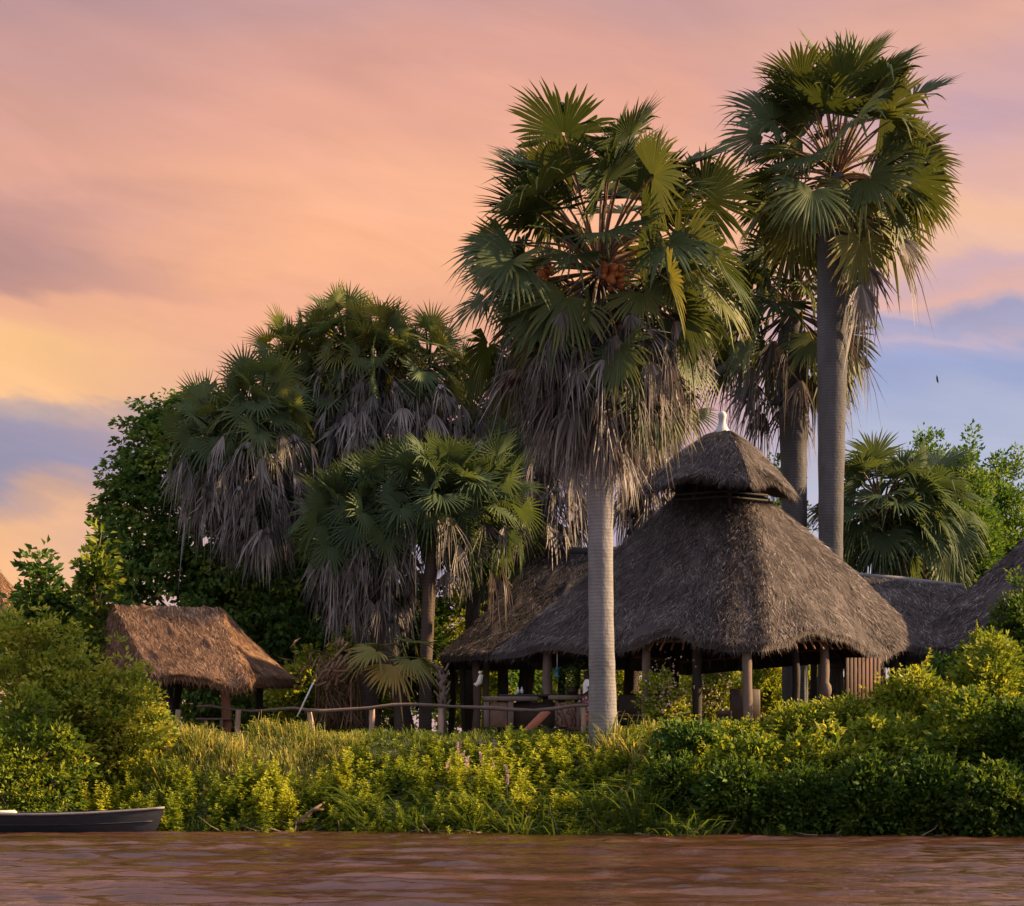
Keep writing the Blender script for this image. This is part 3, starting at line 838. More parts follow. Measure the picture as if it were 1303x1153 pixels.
    # posts: photo column, depth, top row, radius, tone
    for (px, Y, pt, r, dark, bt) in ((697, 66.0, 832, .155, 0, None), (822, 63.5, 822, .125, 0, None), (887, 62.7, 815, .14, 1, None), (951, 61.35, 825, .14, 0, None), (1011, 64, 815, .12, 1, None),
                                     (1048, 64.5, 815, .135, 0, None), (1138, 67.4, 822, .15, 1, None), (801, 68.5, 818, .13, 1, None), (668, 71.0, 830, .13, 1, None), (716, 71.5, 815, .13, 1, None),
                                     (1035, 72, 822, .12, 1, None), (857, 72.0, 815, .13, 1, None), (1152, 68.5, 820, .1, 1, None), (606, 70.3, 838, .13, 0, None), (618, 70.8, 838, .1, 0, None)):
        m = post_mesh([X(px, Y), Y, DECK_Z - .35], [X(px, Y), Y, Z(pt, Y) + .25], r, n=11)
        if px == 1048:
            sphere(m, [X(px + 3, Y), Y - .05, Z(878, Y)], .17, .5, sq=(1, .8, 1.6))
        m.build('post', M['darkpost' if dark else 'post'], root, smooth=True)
    # deck
    dm = MB()
    ang = math.atan2(N_[1] - L_[1], N_[0] - L_[0])
    dirU = nrm((N_ - L_) * [1, 1, 0]); dirV = nrm((Rr - N_) * [1, 1, 0])
    o = L_ * [1, 1, 0] + dirU * .55 + dirV * .55
    w = np.linalg.norm((N_ - L_)[:2]) - 1.1; dp = np.linalg.norm((Rr - N_)[:2]) - 1.1
    for i in range(int(w / .2)):
        c = o + dirU * (.1 + .2 * i) + dirV * dp / 2 + UP * (DECK_Z - .05)
        box(dm, c, (.185, dp, .09), math.atan2(dirU[1], dirU[0]), .01, rng.uniform(.3, .6))
    box(dm, o + dirU * w / 2 + dirV * dp / 2 + UP * (DECK_Z - .28), (w, dp, .34), math.atan2(dirU[1], dirU[0]), .02, .3)
    dm.build('deck', M['plank'], root)
    # wooden wall panels at the right bay
    wm = MB()
    for i, px in enumerate(range(1078, 1122, 5)):
        Y = 64.6 + i * .07
        box(wm, [X(px, Y), Y, (Z(838, Y) + DECK_Z) / 2], (.118, .04, Z(836, Y) - DECK_Z), .5, .006, rng.uniform(.2, .75))
    wm.build('wall_panel', M['redpanel'], root)
    lm = MB()
    for i, px in enumerate(range(1060, 1076, 3)):
        Y = 69
        tube(lm, [[X(px, Y), Y, DECK_Z], [X(px, Y), Y, Z(835, Y)]], .02, 5, .4)
    for py in (850, 880):
        tube(lm, [P(1056, py, 69), P(1078, py, 69)], .03, 5, .4)
    lm.build('lattice_screen', M['post'], root)
    # link roof to the right-hand hut
    km = MB()
    r0 = P(1068, 730, 70.5); r1 = P(1226, 746, 70.5)
    e0 = P(1120, 828, 67.2); e1 = P(1262, 828, 66.8)
    thatch(km, e0, e1, r0, r1, 9000, arch((0, 0), (.4, .12), (1, -.05)), conc=.05, nu=24, nv=12)
    thatch(km, [r1[0], 74, e1[2]], [r0[0], 74, e0[2]], r1, r0, 2000, None, conc=.05, nu=14, nv=8)
    km.build('link_roof', M['thatch'], root)
    cr = MB()
    tube(cr, [r0 + [0, 0, -.02], (r0 + r1) / 2 + [0, 0, .0], r1 + [0, 0, -.02]], .11, 10, .6, wob=.1)
    cr.build('ridge_cap', M['ridge'] if 'ridge' in M else M['thatch'], root, smooth=True)

    # rear hut with the black ridge
    cen = np.array([X(680, 72), 72, DECK_Z - .2])
    rt = thing('thatched_hut', 'thatched hut with a black ridge strip, adjoining the left side of the lodge', 'hut', cen, 'thatched huts')
    hm = MB()
    a = P(560, 832, 70.0); b = P(790, 832, 67.6); bb = np.array([X(790, 77), 77., a[2]]); ab = np.array([X(566, 77), 77., a[2]])
    r0 = P(684, 703, 73); r1 = P(830, 703, 72)
    thatch(hm, a, b, r0, r1, 16000, arch((0, -.05), (.3, .03), (.6, -.03), (1, 0)), conc=.22, vb=.34)
    thatch(hm, b, bb, r1, r1, 1500, None, conc=.15, vb=.34, nu=14, nv=8)
    thatch(hm, bb, ab, r1, r0, 1500, None, conc=.15, vb=.34, nu=14, nv=8)
    thatch(hm, ab, a, r0, r0, 4500, None, conc=.22, vb=.34, nu=20, nv=10)
    hm.build('roof', M['thatch'], rt)
    tm = MB()
    tube(tm, [r0 + [-.18, 0, -.12], r0 + [.3, 0, .0], (r0 + r1) / 2 + [0, 0, -.02], r1], [.12, .2, .2, .2], 10, .5, wob=.08)
    tm.build('ridge_strip', M['tar'], rt, smooth=True)
    for (px, Y) in ((640, 75.5), (575, 76), (590, 71), (735, 75.5)):
        post_mesh([X(px, Y), Y, 2.5], [X(px, Y), Y, 5.6], .11).build('post', M['darkpost'], rt, smooth=True)

    # right-hand hut, mostly outside the frame
    Y = 70.
    c = P(1420, 578, Y)
    rt = thing('thatched_hut', 'grey thatched hut rising out of the right edge above the bushes', 'hut', [c[0], Y, 2.6], 'thatched huts')
    hm = MB()
    k = [np.array([c[0] + 8.0 * math.sin(a_), Y - 8.0 * math.cos(a_), 5.25]) for a_ in (R_(-75), R_(15), R_(105), R_(195))]
    for i in range(4):
        thatch(hm, k[i - 1], k[i], c, c, 22000 if i in (0, 1) else 4000, arch((0, 0), (.3, .2), (.6, .0), (1, 0)), conc=.1)
    hm.build('roof', M['thatch'], rt)
    for i in range(4):
        q = c + (k[i] - c) * .88
        post_mesh([q[0], q[1], 2.5], [q[0], q[1], 5.6], .13).build('post', M['post'], rt, smooth=True)

    # small brown hut on the left
    Y = 66.
    s = Y / F
    cen = np.array([X(245, Y), Y + 1.2, 2.65])
    rt = thing('thatched_hut', 'small brown thatched shelter on posts behind the left bush', 'hut', cen, 'thatched huts')
    hm = MB()
    Fl = P(190, 862, 64.6); Fr = P(318, 876, 63.9); Rr2 = P(371, 862, 67.2); Bl = np.array([X(250, 69.5), 69.5, Fl[2]]); Ll = P(114, 842, 66.8)
    Fr[2] = Z(868, 63.9)
    t0 = P(146, 771, 66.4); t1 = P(276, 774, 66.9)
    Fl = P(196, 858, 64.2)
    Br = np.array([Rr2[0] - .2, 70.0, Fl[2]]); Bl = np.array([Ll[0] + .3, 69.6, Fl[2]])
    thatch(hm, Fl, Fr, t0, t1, 14000, arch((0, -.05), (.25, .1), (.5, .05), (.85, -.18), (1, .0)), conc=.1, vb=.5, scat=.3)
    thatch(hm, Ll, Fl, t0, t0 + [.05, 0, 0], 5000, arch((0, 0), (.5, .02), (1, -.05)), conc=.08, vb=.42, nu=20)
    thatch(hm, Fr, Rr2, t1, t1 + [.05, 0, 0], 5500, arch((0, 0), (.15, .12), (.35, .1), (1, .0)), conc=.12, vb=.5, nu=20)
    thatch(hm, Rr2, Br, t1, t1, 1200, None, conc=.1, nu=12, nv=8)
    thatch(hm, Br, Bl, t1, t0, 1500, None, conc=.1, nu=12, nv=8)
    thatch(hm, Bl, Ll, t0, t0, 1200, None, conc=.1, nu=12, nv=8)
    hm.build('roof', M['thatch_warm'], rt)
    for (px, Y, pt, r) in ((287, 65.2, 868, .15), (217, 65.4, 862, .13), (225, 68.3, 865, .12), (330, 68.5, 865, .12)):
        post_mesh([X(px, Y), Y, 2.4], [X(px, Y), Y, Z(pt, Y) + .35], r, n=10).build('post', M['redpost'] if px == 287 else M['darkpost'], rt, smooth=True)
    m = MB(); Y = 65.2
    tube(m, [P(289, 882, Y), P(299, 872, Y + .1), P(309, 858, Y + .2)], .05, 7, .6)
    tube(m, [P(320, 870, 65.6), P(313, 862, 65.8), P(309, 850, 66)], .05, 7, .6)
    tube(m, [P(296, 872, 65.4), P(335, 874, 66.2), P(366, 864, 67.2)], .045, 7, .5)
    m.build('brace', M['redpost'], rt, smooth=True)
    # far left roof tip
    Y = 84.
    c = P(-12, 716, Y)
    rt = thing('thatched_hut', 'distant thatched roof tip poking out at the left edge', 'hut', [c[0], Y, 2.6], 'thatched huts')
    hm = MB()
    k = [np.array([c[0] + 4.2 * math.sin(a_), Y - 4.2 * math.cos(a_), 5.4]) for a_ in (R_(-60), R_(30), R_(120), R_(210))]
    for i in range(4):
        thatch(hm, k[i - 1], k[i], c, c, 4000, None, conc=.1, nu=16, nv=8)
    hm.build('roof', M['thatch_warm'], rt)
    for i in range(4):
        q = c + (k[i] - c) * .85
        post_mesh([q[0], q[1], 2.5], [q[0], q[1], 5.8], .13).build('post', M['post'], rt, smooth=True)


M['redpost'] = varmat('red_post', [(0, (.10, .04, .025)), (.5, (.24, .105, .065)), (1, (.36, .18, .12))], .75, noise_scale=4, bump=.3, stretch=(3, 3, .5))  # redder wood tone for one shelter post and the brace
M['ridge'] = varmat('pale_ridge', [(0, (.04, .037, .038)), (.5, (.11, .105, .107)), (1, (.22, .21, .21))], .7, noise_scale=5, noise_amt=.4, bump=.3)


# ------------------------------------------------------------------ lodge furniture and things
def build_things():
    # bar counter
    Y = 65.6
    root = thing('bar_counter', 'wooden bar counter with carved panels and a dark top under the lodge eave', 'counter', [X(680, Y), Y, DECK_Z])
    m = MB()
    box(m, [X(650, Y), Y, Z(889.5, Y)], (X(684, Y) - X(614, Y), .5, .14), 0, .02, .55)
    box(m, [X(722, Y), Y, Z(888, Y)], (X(752, Y) - X(703, Y), .5, .14), 0, .02, .6)
    m.build('counter_top', M['post'], root)
    m = MB()
    box(m, [X(690, Y), Y + .1, Z(885.5, Y)], (X(752, Y) - X(640, Y), .55, .09), 0, .02, .3)
    m.build('bar_mat', M['tar'], root)
    for a, b in ((623, 646), (706, 734)):
        m = MB(); box(m, [X((a + b) / 2, Y), Y - .12, (Z(894, Y) + DECK_Z) / 2], (X(b, Y) - X(a, Y), .08, Z(894, Y) - DECK_Z), 0, .012)
        m.build('carved_panel', M['carved' if a == 706 else 'panelwood'], root)
    for px in (650, 619, 737):
        m = MB(); box(m, [X(px, Y), Y - .14, (Z(893, Y) + DECK_Z) / 2], (.17, .14, Z(893, Y) - DECK_Z), 0, .015, .6)
        m.build('corner_post', M['post'], root)
    m = MB(); box(m, [X(680, Y), Y + .2, (Z(893, Y) + DECK_Z) / 2], (X(748, Y) - X(622, Y), .06, Z(894, Y) - DECK_Z), 0, .01, .4)
    m.build('back_panel', M['darkwood'], root)
    # red board leaning
    m = MB(); Y = 64.6
    p0, p1 = P(664, 937, Y), P(696, 905, Y); c = (p0 + p1) / 2
    box(m, c, (np.linalg.norm(p1 - p0) + .1, .05, .24), 0, .01, .5, ('y', -math.atan2((p1 - p0)[2], (p1 - p0)[0])))
    tag(m.build('board', M['redwood']), 'red brown board leaning diagonally in the gap of the bar counter', 'board')
    # pots on the counter
    m = MB(); Y = 65.6
    lathe(m, [(.001, 0), (.12, 0), (.16, .1), (.14, .2), (.12, .22), (.1, .2)], P(727, 883, Y), 14)
    rt = thing('potted_plant', 'dark potted plant standing on the bar counter left of the person', 'plant', P(727, 884, Y))
    m.build('pot', M['darkwood'], rt, smooth=True)
    m = MB(); clump_leaves(m, P(729, 862, Y) + rng.normal(size=(26, 3)) * [.2, .18, .3], .12, 12, .13, .06)
    m.build('foliage', M['vine'], rt)
    for (px, v) in ((659, .9), (664, .8)):
        m = MB(); lathe(m, [(.001, 0), (.045, 0), (.05, .1), (.02, .15), (.018, .2), (.001, .2)], P(px, 882.4, 65.5), 10, v)
        tag(m.build('bottle', M['white'], smooth=True), 'small pale bottle standing on the dark bar top beside its twin', 'bottle', 'bottles on the bar')
    # hanging blue lantern
    Y = 65.4
    rt = thing('lantern', 'blue lantern hanging from the eave beside the thick front post', 'lantern', P(709, 862, Y))
    m = MB(); lathe(m, [(.001, -.02), (.085, 0), (.09, .04), (.065, .06), (.055, .08), (.055, .24), (.075, .26), (.02, .34), (.001, .35)], P(709, 862, Y), 16); m.build('lamp_body', M['lantern'], rt, smooth=True)
    m = MB(); tube(m, [P(709, 849, Y), P(709, 822, Y)], .016, 6, .7); m.build('hanging_cord', M['white'], rt)
    m = MB(); lathe(m, [(.001, 0), (.1, 0), (.12, .2), (.07, .3), (.001, .33)], P(914, 852, 71.5), 14)
    tube(m, [P(944, 846, 71.5), P(944, 820, 71.5)], .012, 5, .7)
    rt = thing('lantern', 'faint blue lantern hanging deep inside the lodge left of the near corner post', 'lantern', P(944, 856, 71.5))
    m = MB(); lathe(m, [(.001, 0), (.10, 0), (.12, .22), (.06, .3), (.001, .33)], P(944, 854, 71.5), 14); m.build('lamp_body', M['lantern'], rt, smooth=True)
    m = MB(); tube(m, [P(944, 846, 71.5), P(944, 815, 71.5)], .012, 5, .7); m.build('hanging_cord', M['white'], rt)
    # dark sofa
    Y = 66.6
    rt = thing('sofa', 'long dark sofa inside the lodge right of the fruiting palm trunk', 'sofa', [X(822, Y), Y, DECK_Z])
    w = X(866, Y) - X(786, Y)
    m = MB(); box(m, [X(826, Y), Y, Z(915, Y)], (w, .8, .36), 0, .05, .5); m.build('seat', M['darkwood'], rt)
    m = MB(); box(m, [X(826, Y), Y - .35, Z(899, Y)], (w, .18, .75), 0, .06, .6); m.build('backrest', M['darkwood'], rt)
    for px in (788, 864):
        m = MB(); box(m, [X(px, Y), Y, Z(908, Y)], (.16, .85, .5), 0, .05, .4); m.build('armrest', M['darkwood'], rt)
    # table
    Y = 64.
    rt = thing('table', 'low wooden table in front of the dark sofa', 'table', [X(808, Y), Y, DECK_Z])
    m = MB(); box(m, [X(808, Y), Y, Z(911, Y)], (X(838, Y) - X(778, Y), .7, .07), 0, .015, .6); m.build('tabletop', M['plank'], rt)
    for px in (781, 835):
        for dy in (-.28, .28):
            m = MB(); tube(m, [[X(px, Y), Y + dy, DECK_Z - .1], [X(px, Y), Y + dy, Z(912, Y)]], .045, 8); m.build('leg', M['post'], rt)
    # pale cloth-covered bench
    Y = 64.4
    rt = thing('bench', 'pale cushioned bench behind the flowering creeper', 'bench', [X(848, Y), Y, DECK_Z])
    m = MB(); box(m, [X(850, Y), Y, Z(908, Y)], (X(878, Y) - X(830, Y), .6, .5), 0, .06, .5); m.build('cushion', M['cushion'], rt)
    m = MB(); box(m, [X(850, Y), Y, Z(925, Y)], (X(876, Y) - X(832, Y), .55, .3), 0, .02, .5); m.build('base', M['darkwood'], rt)
    # chair
    Y = 63.6
    rt = thing('armchair', 'dark wooden armchair with a high back beside the near corner post', 'chair', [X(948, Y), Y, DECK_Z])
    m = MB(); box(m, [X(948, Y), Y, Z(898, Y)], (X(968, Y) - X(929, Y), .12, 1.0), .1, .05, .5)
    m.build('backrest', M['darkwood'], rt)
    m = MB(); box(m, [X(948, Y + .45), Y + .45, Z(912, Y)], (.9, .8, .14), .1, .04, .5); m.build('seat', M['darkwood'], rt)
    for sx in (-.4, .4):
        for dy in (.08, .8):
            m = MB(); tube(m, [[X(948, Y) + sx, Y + dy, DECK_Z - .1], [X(948, Y) + sx, Y + dy, Z(911, Y)]], .05, 8); m.build('leg', M['darkwood'], rt)
    # carved stool
    Y = 61.6
    m = MB(); b = [X(921, Y), Y, Z(938, Y)]
    lathe(m, [(.001, 0), (.2, 0), (.22, .1), (.15, .22), (.17, .36), (.21, .42), (.16, .5), (.13, .58), (.22, .64), (.23, .74), (.2, .77), (.001, .78)], b, 14)
    tag(m.build('carved_stool', M['darkwood'], smooth=True), 'dark carved drum-shaped stool at the lodge edge left of the armchair', 'stool')
    # pale carved hook / bird on the left post
    Y = 66.8
    m = MB()
    tube(m, [P(603, 870, Y), P(606, 872, Y), P(610, 868, Y), P(612, 860, Y), P(611.5, 856, Y), P(609, 854.5, Y)], [.03, .07, .09, .075, .07, .02], 8, .6)
    tag(m.build('carved_bird', M['palewood'], smooth=True), 'pale carved bird perched on the left post of the lodge', 'carving')
    # pale bead on the bar front
    # rail fence
    Y = 63.2
    rt = thing('rail_fence', 'crooked single-rail stick fence running from the grass to the fruiting palm', 'fence', [X(560, Y), Y, gz(X(560, Y), Y)])
    m = MB()
    pts = [P(a, b, Y + .0) for a, b in ((386, 903), (410, 905), (440, 903), (470, 901), (500, 897), (525, 896.5), (550, 897.5), (575, 899), (600, 900), (625, 901), (650, 903), (680, 904), (705, 902), (730, 898), (760, 897))]
    tube(m, pts, .05 * (1 + rng.normal(size=len(pts)) * .12), 8, .5, wob=.05); m.build('rail', M['post'], rt, smooth=True)
    for px, pt in ((395, 902), (473, 901), (561, 899), (742, 898)):
        y2 = Y + .08
        post_mesh([X(px, y2), y2, gz(X(px, y2), y2) - .3], [X(px, y2), y2, Z(pt, y2)], .085, n=9).build('post', M['fencepost'], rt, smooth=True)
    Y = 64.6
    rt = thing('rail_fence', 'low stick rail in front of the small brown shelter', 'fence', [X(310, Y), Y, gz(X(310, Y), Y)])
    m = MB(); pts = [P(a, b, Y) for a, b in ((250, 899), (268, 898), (290, 902), (320, 905), (350, 903), (372, 901), (390, 903))]
    tube(m, pts, .045, 8, .5, wob=.05); m.build('rail', M['post'], rt, smooth=True)
    for px in (228, 303):
        post_mesh([X(px, Y), Y, 2.3], [X(px, Y), Y, Z(903, Y)], .09).build('post', M['fencepost'], rt, smooth=True)
    # bench seat by the small hut
    m = MB()
    for i in range(3): box(m, [X(272, 64.9), 64.9 + .16 * i, Z(915, 65)], (1.1, .14, .06), 0, .01, .5)
    for px in (262, 282): box(m, [X(px, 64.9), 65.05, Z(921, 65)], (.1, .4, .3), 0, .01, .5)
    tag(m.build('plank_bench', M['post']), 'low plank bench under the front of the small brown shelter', 'bench')
    # pale leaning pole
    m = MB(); tube(m, [P(378, 912, 63.6), P(399, 868, 63.9)], .025, 7, .6); tag(m.build('pole', M['steel'], smooth=True), 'thin pale pole leaning at the left end of the rail fence', 'pole')
    # stick shelter
    Y = 67.
    rt = thing('stick_shelter', 'collapsed shelter of dry brown sticks behind the rail fence', 'shelter', [X(430, Y), Y, 2.6])
    m = MB()
    for i in range(80):
        a = rng.uniform(395, 475); t = rng.uniform(402, 455)
        y0 = Y + rng.uniform(-.8, .8)
        p0 = P(a, 928, y0); p1 = P(t, rng.uniform(835, 872), Y + rng.uniform(-.5, .9))
        tube(m, bez(p0, (p0 + p1) / 2 + rng.normal(size=3) * .07, p1, 5), rng.uniform(.012, .03), 5, rng.random())
    for i in range(7):
        p0 = P(rng.uniform(393, 430), rng.uniform(855, 880), Y - .6); p1 = P(rng.uniform(420, 470), rng.uniform(815, 850), Y - .3)
        tube(m, [p0, (p0 + p1) / 2 + rng.normal(size=3) * .1, p1], .045, 6, .8)
    tube(m, [P(424, 854, Y - .8), P(446, 854, Y - .8)], .05, 6, .7)
    m.build('sticks', M['reed'], rt)
    m = MB()
    c = P(426, 842, Y - .4) + rng.normal(size=(90, 3)) * [.55, .4, .4]
    d = nrm(rng.normal(size=(90, 3)) + [-.5, -.3, -.8])
    leaves(m, c, d, rdir(90), rng.uniform(.3, .6, 90), rng.uniform(.04, .1, 90), rng.uniform(.4, 1, 90))
    m.build('dry_leaves', M['reed'], rt)
    # palm stump with cut leaf bases
    Y = 65.
    rt = thing('palm_stump', 'spiky young palm stem with cut leaf bases beside the left lodge post', 'palm', [X(563, Y), Y, 2.6])
    m = MB(); tube(m, [[X(564, Y), Y, 2.5], P(563, 880, Y), P(562, 855, Y)], [.12, .11, .07], 9, .5)
    for i in range(18):
        t = i / 18; az = i * GA; b = np.array([X(563, Y), Y, 0]) + UP * (Z(900, Y) + t * (Z(848, Y) - Z(900, Y)))
        d = np.array([math.cos(az), math.sin(az), 0])
        tube(m, [b + d * .08, b + d * .16 + UP * .10, b + d * (.2 + .08 * rng.random()) + UP * .24], [.05, .035, .02], 5, .55)
    m.build('trunk', M['post'], rt)
    # driftwood
    m = MB(); Y = waterline(X(392, 55)) + .2
    tube(m, [P(372, 1051, Y), P(384, 1044, Y), P(398, 1031, Y + .1), P(413, 1021, Y + .3)], [.05, .065, .05, .02], 8, .3, wob=.08)
    tube(m, [P(398, 1031, Y + .1), P(404, 1030, Y), P(412, 1030, Y)], [.05, .035, .015], 6, .6)
    tag(m.build('driftwood', M['driftwood'], smooth=True), 'tan driftwood branch stuck in the bank at the waterline right of the boat', 'driftwood')
    # bird
    m = MB(); c = P(1192, 483, 62.)
    tube(m, [c + [.0, 0, .10], c + [.012, 0, .04], c + [.025, 0, -.04], c + [.04, 0, -.11]], [.01, .032, .03, .006], 8, .5)
    leaves(m, np.array([c + [.012, .015, .03], c + [.012, -.015, .03]]), np.array([[.35, .9, .45], [-.25, -.9, .5]]), np.array([[1, 0, .3], [1, 0, .3]]), .2, .075, .4)
    tag(m.build('bird', M['bird'], smooth=False), 'tiny dark bird flying in the blue sky at the right', 'bird')


M['redpanel'] = varmat('dark_red_plank', [(0, (.012, .005, .004)), (.5, (.05, .019, .013)), (1, (.12, .05, .035))], .7, noise_scale=3, noise_amt=.3, bump=.3, stretch=(1, 1, .4))
M['panelwood'] = varmat('brown_panel', [(0, (.06, .03, .022)), (.5, (.14, .078, .058)), (1, (.24, .15, .115))], .7, noise_scale=5, noise_amt=.4, bump=.4, stretch=(1, 1, .6))
M['fencepost'] = varmat('fence_post', [(0, (.10, .065, .05)), (.5, (.30, .20, .15)), (1, (.44, .33, .26))], .75, noise_scale=4, bump=.3, stretch=(3, 3, .4))
M['cushion'] = varmat('cushion', [(0, (.10, .08, .07)), (1, (.2, .165, .15))], .9, noise_scale=6, bump=.1)
M['steel'] = varmat('pale_pole', [(0, (.3, .3, .32)), (1, (.5, .5, .52))], .5, bump=.05)


def build_boat():
    Y = 55.6
    x1 = X(209, Y); x0 = x1 - 6.6
    root = thing('boat', 'dark grey wooden canoe moored against the bank at the left', 'boat', [(x0 + x1) / 2, Y, 0])
    n = 30; prof = 9
    rows = []
    for i in range(n):
        t = i / (n - 1)                                   # 0 stern .. 1 bow
        w = .62 * (1 - max(0, (t - .45) / .55) ** 2.2) * (.72 + .28 * min(1, t / .25))
        top = .42 + .22 * max(0, (t - .4) / .6) ** 1.7 + .12 * (1 - t) ** 1.5
        bot = -.16 + .03 * max(0, (t - .7) / .3) ** 2
        xs = x0 + (x1 - x0) * t
        r = []
        for j in range(prof):
            a = (j / (prof - 1) - .5) * 2                  # -1..1 across
            s = abs(a) ** .55
            rake = -.62 * max(0, (t - .82) / .18) * (1 - s)
            r.append([xs + rake, Y + math.copysign(w * (abs(a) ** .6), a) * (.6 + .4 * s), bot + (top - bot) * abs(a) ** 1.9])
        rows.append(r)
    Vv = np.array(rows)
    m = MB()
    q = [(i * prof + j, (i + 1) * prof + j, (i + 1) * prof + j + 1, i * prof + j + 1) for i in range(n - 1) for j in range(prof - 1)]
    m.add(Vv.reshape(-1, 3), None, q, .4)
    c = np.array([(x0 + x1) / 2, Y, .6]); inn = (Vv - c) * [.985, .90, .90] + c + [0, 0, .045]
    m.add(inn.reshape(-1, 3), None, [t[::-1] for t in q], .45)
    st = np.concatenate([Vv[0], Vv[0][:1]])                # transom
    m.add(np.concatenate([Vv[0], [Vv[0].mean(0)]]), [(j + 1, j, prof) for j in range(prof - 1)] + [(0, prof - 1, prof)], None, .4)
    m.build('hull', M['boat'], root, smooth=True)
    for side in (0, prof - 1):
        m = MB(); tube(m, [Vv[i, side] + [0, 0, .012] for i in range(n)], .035, 7, .5, wob=.06); m.build('gunwale', M['boat_rim'], root, smooth=True)
    for t, mat in ((.10, 'white'), (.34, 'boat_rim'), (.55, 'boat'), (.75, 'boat')):
        i = int(t * (n - 1)); w = abs(Vv[i, -1, 1] - Y) * 1.8
        m = MB(); box(m, [Vv[i, 0, 0], Y, Vv[i, 0, 2] - .08], (.28, w, .05), 0, .01, .4); m.build('thwart', M[mat], root)
    m = MB()
    for side in (0, prof - 1):
        pts = [Vv[i, 1 if side == 0 else prof - 2] + [0, -.012 if side == 0 else .012, 0] for i in range(1, n - 1)]
        tube(m, pts, .018, 6, .3)
    m.build('rub_strake', M['boat'], root, smooth=True)
    for i in range(4, n - 3, 3):
        pass
    # white bundle at stern
    m = MB(); box(m, [X(2, Y), Y, .50], (.75, .5, .16), .1, .05, .7); tag(m.build('box', M['palebox']), 'pale flat box lying in the stern of the grey canoe', 'box')


M['palebox'] = varmat('pale_box', [(0, (.3, .25, .23)), (1, (.5, .44, .4))], .7, bump=.1)


# ------------------------------------------------------------------ person
def skin_body(name, verts, edges, radii, mat, parent, sub=2):
    org = np.array(parent['_org'])
    me = bpy.data.meshes.new(name)
    me.from_pydata([tuple(np.array(v) - org) for v in verts], edges, [])
    ob = bpy.data.objects.new(name, me); COL.objects.link(ob)
    ob.parent = parent; ob['_org'] = [float(c) for c in org]
    md = ob.modifiers.new('skin', 'SKIN'); md.use_smooth_shade = True
    sv = me.skin_vertices[0].data if me.skin_vertices else None
    if sv is None:
        bm = bmesh.new(); bm.from_mesh(me); bm.verts.layers.skin.verify(); bm.to_mesh(me); bm.free()
        sv = me.skin_vertices[0].data
    for i, r in enumerate(radii):
        sv[i].radius = (r, r) if not isinstance(r, tuple) else r
    sv[0].use_root = True
    ob.modifiers.new('sub', 'SUBSURF').levels = sub
    ob.modifiers['sub'].render_levels = sub
    me.materials.append(mat)
    return ob


